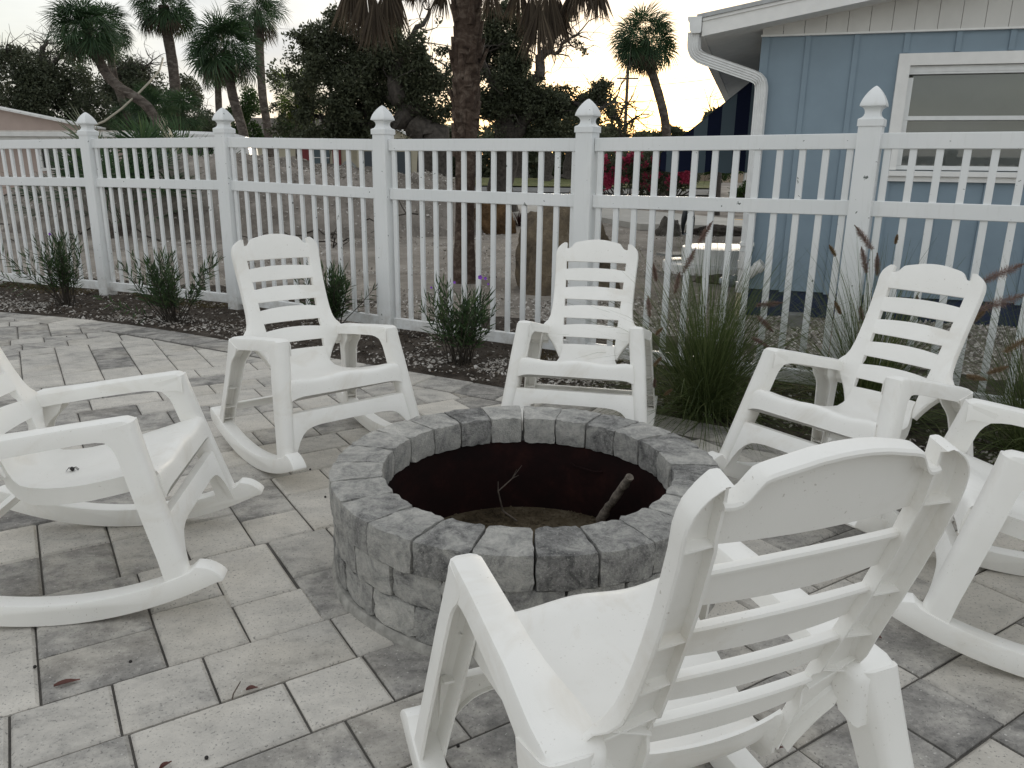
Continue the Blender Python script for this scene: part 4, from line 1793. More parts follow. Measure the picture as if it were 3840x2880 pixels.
fountain_grass((1.12, 4.28, 0), .86, .3, 2300, 31, 'large green clump of fountain grass between two rocking chairs',
               [(2672, 830, 4.3, 1.05, .14, 0), (2610, 930, 4.25, 1.15, .15, 0), (2550, 1020, 4.2, 1.4, .12, 0), (2450, 990, 4.3, 1.8, .10, 0), (2430, 1110, 4.1, 1.7, .12, 0), (2935, 1135, 4.2, .12, .15, 0), (2900, 1245, 4.1, -.75, .13, 0), (2880, 1300, 4.0, -.5, .10, 0), (2485, 1230, 3.95, .8, .05, 1), (2520, 1460, 3.9, .7, .05, 1), (2480, 1340, 3.95, .9, .06, 1), (2455, 1420, 3.95, 1.6, .05, 0)])
fountain_grass((2.02, 4.22, 0), .88, .3, 1200, 32, 'fountain grass with brownish plumes rising behind the tilted rocking chair',
               [(3205, 845, 4.2, 2.3, .17, 0), (3230, 925, 4.2, 1.9, .15, 0), (3290, 950, 4.2, 1.7, .12, 0), (3110, 920, 4.15, 2.2, .07, 1), (3130, 1130, 4.1, 2.1, .08, 1), (3225, 1150, 4.1, 1.9, .08, 0), (3365, 880, 4.2, 1.5, .05, 1), (3440, 1110, 4.2, 1.6, .06, 0)])
fountain_grass((2.62, 3.62, 0), .84, .3, 1100, 33, 'fountain grass with tan plumes arching in from the paving edge by the house',
               [(3850, 985, 3.6, .45, .22, 0), (3860, 1100, 3.6, .35, .26, 0), (3700, 1160, 3.6, .75, .12, 1), (3870, 1260, 3.5, .6, .14, 1), (3780, 1375, 3.5, .35, .10, 1), (3700, 1425, 3.45, -.2, .10, 1), (3560, 1160, 3.7, 1.2, .05, 1)])

# ------------------------------------------------------------------ trees: shared builders
K_ = PW / 2212.0                      # the photograph was read on a 2212 pixel wide view


def px(x, y, d):
    return at_d(x * K_, y * K_, d)


def fan_leaf(rr, L, nseg=26, spread=2.0, droop=.35, petiole=.5, sag=0.0, wf=1.0, bend=0.0, roll=0.0):
    """one fan leaf in its own frame: petiole along +x, blade facing +z; returns kites"""
    V, F = [], []
    pe = petiole
    w = .012
    V += [(0, -w, 0), (0, w, 0), (pe, w * .6, -sag * .3), (pe, -w * .6, -sag * .3)]
    F.append((0, 1, 2, 3))
    for k in range(nseg):
        a = -spread + 2 * spread * k / (nseg - 1) + rr.normal(0, .03)
        l = L * (.72 + .28 * math.cos(a * .6)) * rr.uniform(.88, 1.08)
        ca, sa = math.cos(a), math.sin(a)
        hw = l * .024 * wf
        z1 = -sag * .3 + .05 * rr.normal()
        dz = -droop * l * rr.uniform(.5, 1.4)
        b = len(V)
        V += [(pe, 0, -sag * .3), (pe + ca * l * .55 - sa * hw, sa * l * .55 + ca * hw, z1 * .4 + dz * .15), (pe + ca * l * .97, sa * l * .97, z1 * .4 + dz), (pe + ca * l * .55 + sa * hw, sa * l * .55 - ca * hw, z1 * .4 + dz * .15)]
        F.append((b, b + 1, b + 2, b + 3))
    V = np.array(V)
    if bend or roll:
        q = V[4:] - np.array([pe, 0, 0])
        cr_, sr_ = math.cos(roll), math.sin(roll)
        q = np.stack([q[:, 0], cr_ * q[:, 1] - sr_ * q[:, 2], sr_ * q[:, 1] + cr_ * q[:, 2]], 1)
        # the blade arches down from the stalk, more so towards its end
        a_ = bend * np.clip(q[:, 0] / max(L, .01) * .7 + .45, .2, 1.2)
        q = np.stack([q[:, 0] * np.cos(a_) + q[:, 2] * np.sin(a_), q[:, 1], -q[:, 0] * np.sin(a_) + q[:, 2] * np.cos(a_)], 1)
        V[4:] = q + np.array([pe, 0, 0])
    return V, np.array(F)


def frame(d, up_=(0, 0, 1)):
    d = np.asarray(d, float)
    d = d / np.linalg.norm(d)
    s = np.cross(up_, d)
    if np.linalg.norm(s) < 1e-3: s = np.array([0, 1.0, 0])
    s /= np.linalg.norm(s)
    n = np.cross(d, s)
    return np.stack([d, s, n], 1)      # columns


def palm_crown(rr, r, n, el0=-42, el1=84, seg=24, dens=1.0):
    VV, FF = [], []
    c = 0
    for i in range(n):
        t = (i + .5) / n
        el = R_(el1 + (el0 - el1) * t ** .85 + rr.normal(0, 8))
        az = i * 2.39996 + rr.normal(0, .25)
        L = r * rr.uniform(.52, .68)
        V, F = fan_leaf(rr, L, seg, 1.7, .06 + .12 * t, r * rr.uniform(.36, .52), 0, 1.0, rr.uniform(.35, .95), rr.normal(0, .55))
        M_ = frame((math.cos(az) * math.cos(el), math.sin(az) * math.cos(el), math.sin(el)))
        V = V @ M_.T
        V[:, 2] -= .07 * (V[:, 0] ** 2 + V[:, 1] ** 2) / max(r, .1)
        VV.append(V)
        FF.append(F + c)
        c += len(V)
    for i in range(n // 5):             # young inner leaves fill the heart of the crown
        V, F = fan_leaf(rr, r * rr.uniform(.35, .5), seg, 1.2, .05, r * rr.uniform(.08, .25), 0, 1.0, rr.uniform(0, .6), rr.normal(0, .9))
        el, az = R_(rr.uniform(0, 85)), rr.uniform(0, 6.283)
        V = V @ frame((math.cos(az) * math.cos(el), math.sin(az) * math.cos(el), math.sin(el))).T
        VV.append(V)
        FF.append(F + c)
        c += len(V)
    return np.concatenate(VV), np.concatenate(FF)


def dead_skirt(rr, r, n, seg=14, lo=.35):
    VV, FF = [], []
    c = 0
    for i in range(n):
        az = rr.uniform(0, 6.283)
        V, F = fan_leaf(rr, r * rr.uniform(.45, .65), seg, .55, .1, r * rr.uniform(.15, .35), 0, .8)
        tilt = R_(rr.uniform(-82, -58))
        M_ = frame((math.cos(az) * math.cos(tilt), math.sin(az) * math.cos(tilt), math.sin(tilt)))
        V = V @ M_.T + np.array([math.cos(az), math.sin(az), 0]) * r * rr.uniform(.08, lo)
        VV.append(V)
        FF.append(F + c)
        c += len(V)
    return np.concatenate(VV), np.concatenate(FF)


def sabal(trunk_px, d, crown_r, seed, label, width=.30, nleaf=38, dead=10, leaf=None, group='cabbage palms beyond the fence', name='cabbage_palm', seg=24, cat='palm tree'):
    """trunk_px: pixel polyline from crown down to the ground (2212-wide coordinates)"""
    rr = np.random.default_rng(seed)
    pts = [px(x, y, d) for x, y in trunk_px]
    base = Vector((pts[-1].x, d, ground_z(pts[-1].x, d) - .05))
    root = thing(name, label, cat, base, (0, 0, 0), group)
    pl = [p - base for p in pts]
    if pl[-1].z > 0:
        pl.append(Vector((pl[-1].x, 0, 0)) if abs(pl[-1].x) > 1e-6 else Vector((0, 0, 0)))
    pl = [Vector(p) for p in pl][::-1]
    # smooth it
    sm = []
    for a, b in zip(pl, pl[1:]):
        sm += [a.lerp(b, t) for t in (0, .25, .5, .75)]
    sm.append(pl[-1])
    for _ in range(3):
        sm = [sm[0]] + [(sm[i - 1] + sm[i] * 2 + sm[i + 1]) / 4 for i in range(1, len(sm) - 1)] + [sm[-1]]
    n = len(sm)
    tb = MB()
    tb.tube(sm, [width / 2 * (1.25 - .3 * min(1, i / n * 4) + .03 * math.sin(i * 2.1)) for i in range(n)], 10)
    tb.build('trunk', TRUNK, root, 60)
    top = np.array(sm[-1])
    V, F = palm_crown(rr, crown_r, nleaf, seg=seg)
    link('crown', np_mesh('crown', V + top, F, leaf or PALMLEAF), root)
    if dead:
        V, F = dead_skirt(rr, crown_r, dead)
        link('dead_fronds', np_mesh('dead_fronds', V + top, F, PALMDEAD), root)
    return root


sabal([(182, 68), (205, 110), (216, 135), (232, 165), (258, 190), (290, 208), (318, 228), (336, 255), (346, 292), (348, 330)], 24, 1.22, 1, 'stout cabbage palm with a curved leaning trunk beyond the fence', .30, 60, 10)
sabal([(232, 60), (238, 130), (250, 180), (268, 230), (288, 285), (292, 330)], 27, 1.05, 2, 'slim straight palm crossing behind the curved leaning palm trunk', .24, 36, 8)
sabal([(353, 12), (362, 75), (372, 130), (379, 190), (380, 250), (378, 330)], 28, 1.32, 3, 'tall upright palm with rusty hanging fronds under its crown', .36, 48, 26)
sabal([(486, 108), (494, 160), (503, 210), (515, 250), (528, 295), (535, 330)], 23, 1.22, 4, 'short palm with a wide dense crown behind the fence', .28, 64, 12)
sabal([(556, 22), (560, 90), (563, 150), (567, 210), (576, 260), (584, 330)], 29, 1.30, 5, 'tall palm with an open crown beside the dark oak', .30, 36, 10)
sabal([(470, 150), (471, 190), (473, 240), (474, 330)], 31, 1.0, 6, 'thin palm trunk rising behind the short dense palm', .26, 24, 6)
sabal([(640, 205), (640, 225), (641, 250), (642, 330)], 20, .85, 7, 'small bright green feathery palm under the oak', .10, 34, 14, PALMBRT, 'small palms beyond the fence', 'young_palm')
sabal([(1393, 85), (1400, 130), (1411, 165), (1422, 200), (1434, 245), (1441, 290), (1442, 330)], 27, 1.30, 8, 'lone palm against the yellow sky with a leaning trunk', .30, 58, 26)
for x, y, d, r_, sd_, lb in ((330, 235, 26, 1.0, 21, 'low bushy palm between the leaning palm and the tall upright palm'), (395, 245, 25, .95, 22, 'low bushy palm beside the foot of the tall upright palm'), (290, 265, 27, 1.0, 24, 'low bushy palm under the curve of the leaning palm trunk')):
    sabal([(x, y), (x + 2, y + 40), (x + 3, 330)], d, r_, sd_, lb, .22, 30, 14, None, 'low palms in the thicket', 'low_palm')

# the near palm beyond the fence: booted trunk, its skirt of dead fronds hanging into view
D0 = 9.6
rr = np.random.default_rng(77)
b = px(1003, 596, D0)
base = Vector((b.x, D0, ground_z(b.x, D0) - .03))
cp = thing('shaggy_palm', 'near palm with shaggy brown bark and hanging dead fronds beyond the fence', 'palm tree', base)
top_z = 4.7
line = [(0, 0, 0), (.0, 0, .3), (.01, 0, .9), (.02, 0, 1.6), (.03, 0, 2.3), (.05, 0, 3.2), (.07, 0, 4.0), (.09, 0, top_z)]
line = [Vector(p) for p in line]
tb = MB()
dz = []
for a, b_ in zip(line, line[1:]):
    dz += [a.lerp(b_, t) for t in (0, .25, .5, .75)]
dz.append(line[-1])
tb.tube(dz, [.110 + .075 * math.exp(-p.z * 3.2) + .035 * (1 / (1 + math.exp(-(p.z - 1.55) * 5))) + .006 * math.sin(p.z * 21) for p in dz], 18)
tb.build('trunk', RTRUNK, cp, 60)
for k in range(150):                     # old leaf bases: split boots lying against the trunk
    t = k / 150
    z = 1.45 + 2.9 * t
    a = k * 2.39996 + rr.normal(0, .15)
    i = np.interp(z, [p.z for p in dz], [p.x for p in dz])
    r0 = .134 + .012 * rr.normal()
    bm_ = MB()
    L = rr.uniform(.16, .30) * (1.0 if z > 1.9 else .8)
    wv = rr.uniform(.035, .06)
    out = rr.uniform(.01, .05) if rr.random() < .85 else rr.uniform(.06, .13)
    ca, sa = math.cos(a), math.sin(a)
    er, et = Vector((ca, sa, 0)), Vector((-sa, ca, 0))
    c = Vector((float(i), 0, z))
    sk = rr.uniform(-.05, .05)
    v = [c + er * r0 - et * wv, c + er * r0 + et * wv, c + er * (r0 + out) + et * (wv * .45 + sk) + Vector((0, 0, L)), c + er * (r0 + out) - et * (wv * .45 - sk) + Vector((0, 0, L)), c + er * (r0 + out + .02) + et * sk + Vector((0, 0, L * .9))]
    in_ = [p - er * .035 for p in v[:4]]
    bm_.add(v[:4] + in_ + [c + er * (r0 + .028)], [(0, 1, 8), (1, 2, 8), (2, 3, 8), (3, 0, 8), (4, 7, 6, 5), (0, 4, 5, 1), (1, 5, 6, 2), (2, 6, 7, 3), (3, 7, 4, 0)])
    bm_.build('leaf_base', RTRUNK, cp)
V, F = palm_crown(rr, 1.75, 44, -25, 82, 36)
link('crown', np_mesh('crown', V + np.array([.09, 0, top_z]), F, PALMLEAF), cp)


def hang(px_x, px_y, dist, L, nseg, mat, nm, wide=.42, seed=0):
    """a dead fan hanging down: its attachment at the given pixel"""
    r2 = np.random.default_rng(seed)
    p = np.array(px(px_x, px_y, dist) - base)
    V, F = fan_leaf(r2, L, nseg * 2, wide, .04, .02, 0, .5)
    M_ = frame((r2.normal(0, .06), r2.normal(0, .06), -1), (0, 1, 0))
    V = V @ M_.T
    V += r2.normal(0, .006, V.shape)
    return V + p, F


hl = [(790, -40, 9.3, .62, 34), (760, -60, 9.5, .68, 30), (835, -50, 9.4, .66, 34), (860, -30, 9.7, .45, 26), (810, -10, 9.2, .60, 30),
      (1150, -30, 9.2, .55, 30), (1185, -45, 9.4, .75, 34), (1120, -50, 9.5, .52, 26), (1205, -20, 9.6, .62, 28), (1165, 0, 9.1, .66, 30),
      (1290, -50, 9.6, .50, 30), (1255, -60, 9.4, .50, 28), (1235, -30, 9.5, .45, 24), (960, -45, 9.0, .40, 22), (1060, -40, 9.0, .40, 22), (900, -60, 9.9, .42, 24)]
for k, (x, y, d, L, ns) in enumerate(hl):
    V, F = hang(x, y, d, L, ns, None, None, .40, 300 + k)
    link('dead_frond', np_mesh('dead_frond', V, F, PALMDEAD), cp)
    # its stalk back up to the crown
    p = px(x, y, d) - base
    sb = MB()
    sb.tube([Vector((.09, 0, top_z - .1)), (Vector((.09, 0, top_z)) + p) / 2 + Vector((0, 0, .45)), p], [.018, .014, .008], 5)
    sb.build('frond_stalk', RTRUNK, cp)


# ------------------------------------------------------------------ oaks: limbs read as polylines, leaf masses round the limb ends
_tab = np.random.default_rng(99).uniform(-1, 1, (64, 64, 64))


def vnoise(P, sc):
    """smooth value noise, vectorised"""
    q = P * sc
    i0 = np.floor(q).astype(int)
    f_ = q - i0
    f_ = f_ * f_ * (3 - 2 * f_)
    out = 0
    for a in (0, 1):
        for b in (0, 1):
            for c in (0, 1):
                w = (f_[:, 0] if a else 1 - f_[:, 0]) * (f_[:, 1] if b else 1 - f_[:, 1]) * (f_[:, 2] if c else 1 - f_[:, 2])
                out = out + w * _tab[(i0[:, 0] + a) % 64, (i0[:, 1] + b) % 64, (i0[:, 2] + c) % 64]
    return out


def leaf_mass(rr, blobs, d, n, lsz, gap=.0, depth=1.0):
    """leaves spread through ellipsoids given in pixels at distance d, thinned by noise so that gaps stay open"""
    P = []
    tot = sum(b[2] * b[3] for b in blobs)
    for (cx, cy, rx, ry) in blobs:
        m_ = int(n * rx * ry / tot)
        if m_ < 1: continue
        c = px(cx, cy, d)
        sx = rx * K_ / F_PX * d
        sz = ry * K_ / F_PX * d
        q = unit(rr.normal(size=(m_ * 5, 3))) * (rr.random((m_ * 5, 1)) ** .45)
        pts = np.array(c)[None] + q * np.array([sx, (sx + sz) / 2 * depth, sz])[None]
        f = vnoise(pts + 50, 1.3) * .75 + .5 * vnoise(pts + 20, 3.3)
        ok = pts[f > gap + .1 * rr.normal(size=len(f))]
        P.append(ok[:m_])
    P = np.concatenate(P)
    D = rr.normal(size=P.shape)
    return leaf_quads(P, D, rr.uniform(lsz * .6, lsz * 1.4, len(P)), rr.uniform(lsz * .35, lsz * .7, len(P)), rr)


def oak(name, d, limbs, blobs, n, lsz, seed, label, leafm=None, gap=.0, twigs=60, cat='tree', group=None, basexy=None, barkm=None):
    rr = np.random.default_rng(seed)
    bp = px(*limbs[0][0][0], d)
    base = Vector((bp.x, d, ground_z(bp.x, d) - .05))
    root = thing(name, label, cat, base, (0, 0, 0), group)
    tips = []
    for li, (pix, r0, r1) in enumerate(limbs):
        pts = [px(x, y, d + (0 if li == 0 else rr.uniform(-1.0, 1.0) * k / len(pix))) - base for k, (x, y) in enumerate(pix)]
        if li == 0:
            pts[0] = Vector((pts[0].x, pts[0].y, 0))
        sm = []
        for a, b_ in zip(pts, pts[1:]):
            for t in (0, .33, .66):
                q = a.lerp(b_, t)
                sm.append(q + Vector((rr.normal(), rr.normal(), rr.normal())) * r0 * .25)
        sm.append(pts[-1])
        nn = len(sm)
        tb = MB()
        tb.tube(sm, [r0 + (r1 - r0) * i / (nn - 1) for i in range(nn)], 8)
        tb.build('trunk' if li == 0 else 'limb', barkm or OAKBARK, root, 60)
        tips += sm[nn // 3:]
    tw = MB()
    for k in range(twigs):
        p = tips[rr.integers(0, len(tips))].copy()
        dr = Vector((rr.normal(), rr.normal() * .7, rr.normal() * .8 + .35)).normalized()
        L = rr.uniform(.5, 1.5)
        pts = [p.copy()]
        for _ in range(5):
            p = p + dr * L / 5
            dr = (dr + Vector((rr.normal(), rr.normal(), rr.normal())) * .35).normalized()
            pts.append(p.copy())
        tw.tube(pts, [.022, .018, .014, .010, .007, .004], 4, caps=False)
        for _ in range(2):
            q = pts[rr.integers(1, 5)]
            e = q + Vector((rr.normal(), rr.normal(), rr.normal() + .4)) * .28
            tw.tube([q, q.lerp(e, .5) + Vector((0, 0, .04)), e], [.008, .006, .003], 3, caps=False)
    t_ = tw.build('twigs', barkm or OAKBARK, root)
    V, F = leaf_mass(rr, blobs, d, n, lsz, gap)
    link('crown', np_mesh('crown', V - np.array(base), F, leafm or OAKLEAF), root)
    return root


oak('live_oak', 19, [([(950, 330), (935, 290), (905, 270), (878, 245), (862, 210), (852, 165), (845, 120)], .42, .13),
                     ([(862, 215), (830, 200), (790, 190), (745, 195), (700, 180)], .15, .04), ([(852, 165), (872, 110), (900, 60), (930, 20)], .12, .03),
                     ([(850, 150), (820, 100), (790, 60), (770, 20)], .10, .03), ([(905, 270), (860, 262), (800, 268), (740, 262), (680, 250)], .18, .05),
                     ([(870, 225), (910, 200), (945, 180), (975, 150)], .10, .03)],
    [(655, 175, 72, 62), (720, 130, 60, 45), (790, 175, 85, 60), (640, 250, 62, 40), (725, 245, 85, 50), (820, 240, 75, 45), (905, 90, 55, 65), (935, 150, 62, 62), (880, 180, 60, 45), (770, 90, 52, 30), (930, 215, 60, 50), (690, 285, 110, 18), (840, 290, 100, 14), (960, 45, 40, 40), (820, 120, 75, 42), (860, 55, 55, 42), (965, 105, 42, 45), (700, 80, 58, 30), (900, 25, 60, 30), (640, 110, 45, 35), (740, 40, 40, 26)],
    66000, .085, 1, 'dark spreading oak with a leaning trunk and thick limbs left of the shaggy palm', None, .06, 90, 'tree', 'dark oaks beyond the fence')
oak('live_oak', 21, [([(1098, 340), (1096, 290), (1090, 250), (1075, 205), (1060, 165)], .36, .12),
                     ([(1098, 290), (1125, 262), (1150, 215), (1160, 160), (1175, 110), (1205, 70), (1235, 30)], .24, .05), ([(1075, 205), (1050, 150), (1045, 100), (1030, 60)], .10, .03),
                     ([(1125, 262), (1180, 240), (1235, 225), (1290, 232), (1330, 215)], .14, .03), ([(1090, 250), (1040, 240), (1010, 230)], .13, .05),
                     ([(1175, 110), (1200, 115), (1225, 88), (1240, 80)], .07, .02)],
    [(1090, 175, 62, 52), (1150, 190, 62, 48), (1215, 215, 66, 40), (1060, 225, 52, 42), (1120, 240, 85, 42), (1215, 250, 85, 34), (1275, 205, 36, 32), (1300, 225, 32, 22), (1250, 175, 34, 22), (1180, 85, 30, 40), (1190, 40, 36, 26), (1150, 130, 45, 26), (1065, 70, 42, 48), (1110, 286, 120, 15), (1230, 288, 100, 14), (1275, 262, 40, 26), (1105, 115, 60, 40), (1150, 55, 42, 36), (1060, 130, 48, 40), (1240, 120, 26, 28), (1012, 190, 36, 50), (1110, 30, 60, 26), (1300, 180, 22, 20)],
    58000, .085, 2, 'dark oak with forked trunk reaching towards the yellow sky right of the shaggy palm', None, .08, 110, 'tree', 'dark oaks beyond the fence')
oak('leafy_tree', 30, [([(60, 340), (65, 250), (80, 180), (95, 120), (100, 85)], .3, .04), ([(70, 200), (30, 150), (10, 110)], .12, .03), ([(85, 160), (130, 120), (150, 85)], .1, .02)],
    [(40, 215, 95, 75), (130, 220, 90, 72), (30, 140, 60, 36), (115, 155, 75, 42), (75, 270, 140, 40), (200, 250, 52, 55), (160, 290, 130, 25)],
    42000, .11, 3, 'broad dark leafy tree with bare twigs on top behind the pink house', DARKLEAF, -.16, 110, 'tree', 'leafy trees beyond the fence')
oak('leafy_tree', 34, [([(270, 340), (272, 270), (280, 200), (290, 140)], .22, .05), ([(280, 200), (310, 150), (330, 130)], .08, .02), ([(276, 220), (250, 170), (245, 130)], .08, .02)],
    [(275, 150, 48, 32), (300, 185, 66, 40), (240, 205, 50, 50), (330, 225, 85, 60), (270, 270, 100, 40), (395, 205, 40, 42), (405, 265, 66, 36)],
    26000, .115, 4, 'thin leafy tree filling the gap between the leaning palm trunks', DARKLEAF, -.12, 70, 'tree', 'leafy trees beyond the fence')
oak('leafy_tree', 36, [([(455, 340), (456, 290), (450, 260)], .2, .06), ([(450, 262), (430, 245)], .08, .03)],
    [(440, 280, 45, 26), (520, 262, 34, 36), (540, 230, 24, 40), (560, 285, 50, 24), (610, 280, 46, 30), (505, 290, 60, 16)],
    12000, .12, 5, 'low leafy tree showing sky through it under the tall palms', MIDLEAF, -.02, 20, 'tree', 'leafy trees beyond the fence')
oak('scrub_tree', 26, [([(1345, 335), (1342, 290), (1335, 262), (1322, 245)], .09, .03), ([(1342, 285), (1362, 262), (1375, 250)], .05, .015), ([(1335, 265), (1345, 238), (1352, 222)], .04, .012)],
    [(1340, 278, 44, 20), (1318, 255, 22, 22), (1372, 284, 24, 13), (1352, 292, 52, 8)],
    4200, .08, 6, 'thin scrubby tree with bare twigs beside the lamp pole', DARKLEAF, .0, 46, 'tree', 'leafy trees beyond the fence')
oak('round_bush', 22, [([(1560, 335), (1560, 300), (1552, 272)], .08, .03), ([(1552, 272), (1540, 262)], .04, .02)],
    [(1552, 262, 34, 26), (1535, 278, 26, 18), (1570, 285, 34, 18)], 5200, .085, 7, 'rounded dark bush behind the striped awning', DARKLEAF, -.15, 8, 'bush')
oak('distant_tree', 60, [([(1440, 330), (1440, 290)], .2, .08), ([(1440, 292), (1430, 284)], .06, .03)],
    [(1418, 291, 26, 8), (1450, 286, 28, 10), (1390, 293, 22, 6), (1470, 292, 40, 6)], 2600, .26, 8, 'low distant tree tops at the foot of the lone palm', DARKLEAF, -.1, 6, 'tree')
oak('flowering_tree', 30, [([(1545, 420), (1540, 385), (1530, 355), (1545, 330)], .05, .02), ([(1540, 385), (1560, 362), (1580, 345)], .035, .012), ([(1535, 370), (1515, 345), (1505, 330)], .03, .012)],
    [(1540, 340, 30, 26), (1572, 335, 34, 26), (1600, 352, 24, 22), (1555, 372, 32, 20), (1520, 362, 22, 18)], 5200, .10, 9, 'small open green garden tree beside the pink flowering bush', MIDLEAF, -.02, 20, 'tree')

# a dark evergreen belt behind the lot reads as one mass through the fence
rr = np.random.default_rng(50)
P = []
while len(P) < 48000:
    y = rr.uniform(50, 58)
    x = rr.uniform(-40, 34)
    hmax = 3.1 + 1.3 * noise.noise((x * .16, 0, 3)) + .8 * noise.noise((x * .6, 0, 9))
    if x > 16: hmax = 1.9
    elif x > 6: hmax = min(hmax, 2.4)
    z = rr.uniform(0, 1) ** 1.15 * hmax
    if abs(x - 9) < 0: continue
    P.append((x, y, GZ(y) + z))
P = np.array(P)
V, F = leaf_quads(P, rr.normal(size=P.shape), rr.uniform(.3, .6, len(P)), rr.uniform(.15, .32, len(P)), rr)
tag(link('evergreen_belt', np_mesh('evergreen_belt', V, F, DARKLEAF)), 'dark belt of evergreens closing the lot across the road', 'trees', kind='stuff')
# trunks that can be told apart in the shade under the oaks
for k, (x, y0, y1, w, d) in enumerate(((1180, 285, 400, .34, 40), (1235, 285, 400, .55, 44), (1128, 285, 398, .4, 46), (960, 300, 398, .3, 44), (1290, 290, 402, .25, 42))):
    q = px(x, y1, d)
    root = thing('shaded_tree', 'thick grey tree trunk standing in the shade across the road', 'tree', (q.x, d, GZ(d) - .05), (0, 0, 0), 'tree trunks across the road')
    tb = MB()
    r2 = np.random.default_rng(500 + k)
    tb.tube([Vector((r2.normal(0, .08), 0, z)) for z in np.linspace(0, 2.5, 10)], [w * (1.25 if i == 0 else 1 - .03 * i) for i in range(10)], 9)
    tb.build('trunk', OAKBARK, root, 60)
    V, F = leaf_mass(r2, [(x, 292, 60, 16)], d, 900, .3, -.2)
    link('crown', np_mesh('crown', V - np.array(root.location), F, OAKLEAF), root)

# bougainvillea
def bush(name, d, blobs, n, lsz, seed, label, mats, split, cat='bush'):
    r2 = np.random.default_rng(seed)
    c = px(sum(b[0] for b in blobs) / len(blobs), 440, d)
    base = Vector((c.x, d, ground_z(c.x, d)))
    root = thing(name, label, cat, base)
    sb = MB()
    for k in range(26):
        bl = blobs[r2.integers(0, len(blobs))]
        e = px(bl[0] + r2.normal() * bl[2] * .5, bl[1] + r2.normal() * bl[3] * .5, d) - base
        sb.tube([Vector((e.x * .5 + r2.normal() * .2, r2.normal() * .2, 0)), Vector((e.x * .8, r2.normal() * .3, e.z * .55)), e], [.03, .022, .01], 4, caps=False)
    sb.build('branches', STEMM, root)
    V, F = leaf_mass(r2, blobs, d, n, lsz, -.05)
    link('foliage', np_mesh('foliage', V - np.array(base), F, mats[0]), root)
    if len(mats) > 1:
        fb = []
        for _ in range(60):
            bl = blobs[r2.integers(0, len(blobs))]
            fb.append((bl[0] + r2.normal() * bl[2] * .55, bl[1] + r2.normal() * bl[3] * .55, r2.uniform(4, 11), r2.uniform(4, 9)))
        V, F = leaf_mass(r2, fb, d - .35, split, lsz * .85, -.4)
        link('bracts', np_mesh('bracts', V - np.array(base), F, mats[1]), root)
    return root


bush('bougainvillea', 24, [(1330, 362, 38, 38), (1385, 358, 50, 42), (1440, 352, 44, 40), (1485, 372, 30, 36), (1395, 400, 80, 20), (1310, 385, 22, 24)], 7000, .10, 61, 'bougainvillea bush covered in crimson pink blooms beyond the fence', (DARKLEAF, MAGENTA), 5200)
bush('hedge_bush', 25, [(1595, 412, 22, 14), (1620, 405, 18, 14)], 1200, .09, 62, 'small yellow green bush behind the house downspout', (MIDLEAF,), 0)

# palmetto fans at the fence and beyond
def palmetto(x, y, d, r_, n, seed, label):
    r2 = np.random.default_rng(seed)
    q = px(x, y, d)
    z0 = ground_z(q.x, d)
    root = thing('palmetto', label, 'palmetto', (q.x, d, z0), (0, 0, 0), 'palmetto clumps beyond the fence')
    VV, FF, c = [], [], 0
    for k in range(n):
        el = R_(r2.uniform(20, 88))
        az = r2.uniform(0, 6.283)
        V, F = fan_leaf(r2, r_ * r2.uniform(.4, .55), 26, 1.7, .12, r_ * r2.uniform(.6, .95))
        V = V @ frame((math.cos(az) * math.cos(el), math.sin(az) * math.cos(el), math.sin(el))).T
        VV.append(V)
        FF.append(F + c)
        c += len(V)
    link('fronds', np_mesh('fronds', np.concatenate(VV), np.concatenate(FF), PALMLEAF), root)
    sb = MB()
    sb.lathe([(.16, -.05), (.15, .15), (.10, .32), (.03, .40)], 10)
    sb.build('stem', TRUNK, root, 50)


palmetto(215, 400, 14.5, 1.55, 13, 71, 'stiff fan palmetto beside the pink house wall')
palmetto(262, 400, 15, 1.75, 17, 72, 'tall fan palmetto with upright leaves showing above the fence rail')
palmetto(345, 395, 17.5, 1.9, 18, 73, 'fan palmetto in front of the blue tarpaulin')
palmetto(410, 395, 17, 1.8, 16, 74, 'dark fan palmetto at the top of the sand mound')

# ------------------------------------------------------------------ sand mound and lot clutter
mo = MB()
n1_, n2_ = 240, 110
V = []
mc = Vector((-6.1, 18.2))
for j in range(n2_):
    for i in range(n1_):
        x = mc.x - 6.2 + 12.4 * i / (n1_ - 1)
        y = mc.y - 3.6 + 7.2 * j / (n2_ - 1)
        e = max(0, 1 - ((x - mc.x) / 6.0) ** 2 - ((y - mc.y) / 3.4) ** 2)
        h = (1.32 + .16 * math.sin(x * .9 + 1)) * min(1, e * 1.9) ** .8
        h += (.16 * noise.noise((x * .9, y * .9, 7)) + .12 * noise.noise((x * 2.6, y * 2.6, 3)) + .08 * noise.noise((x * 6, y * 6, 3)) + .04 * noise.noise((x * 14, y * 14, 3))) * min(1, e * 4)
        V.append((x, y, ground_z(x, y) - .06 + h))
F = [(j * n1_ + i, j * n1_ + i + 1, (j + 1) * n1_ + i + 1, (j + 1) * n1_ + i) for j in range(n2_ - 1) for i in range(n1_ - 1)]
mo.add(V, F)
GREYSAND = mat_ground('grey_dug_sand', [(.34, (.08, .07, .06)), (.47, (.19, .17, .148)), (.60, (.29, .26, .23)), (.74, (.46, .42, .37))], 1.3, 16)
tag(mo.build('sand_mound', GREYSAND, smooth=180), 'long grey mound of dug shelly sand beyond the fence', 'sand mound')
sp = []
while len(sp) < 7000:
    i = rg.integers(0, len(V))
    x, y, z = V[i]
    if y > mc.y + .8: continue
    if rg.random() > (.25 + .9 * max(0, noise.noise((x * .8, y * .8, 44))) + (.35 if x > -4.6 else 0)): continue
    sp.append((x + rg.uniform(-.06, .06), y + rg.uniform(-.08, .08), z + .02))
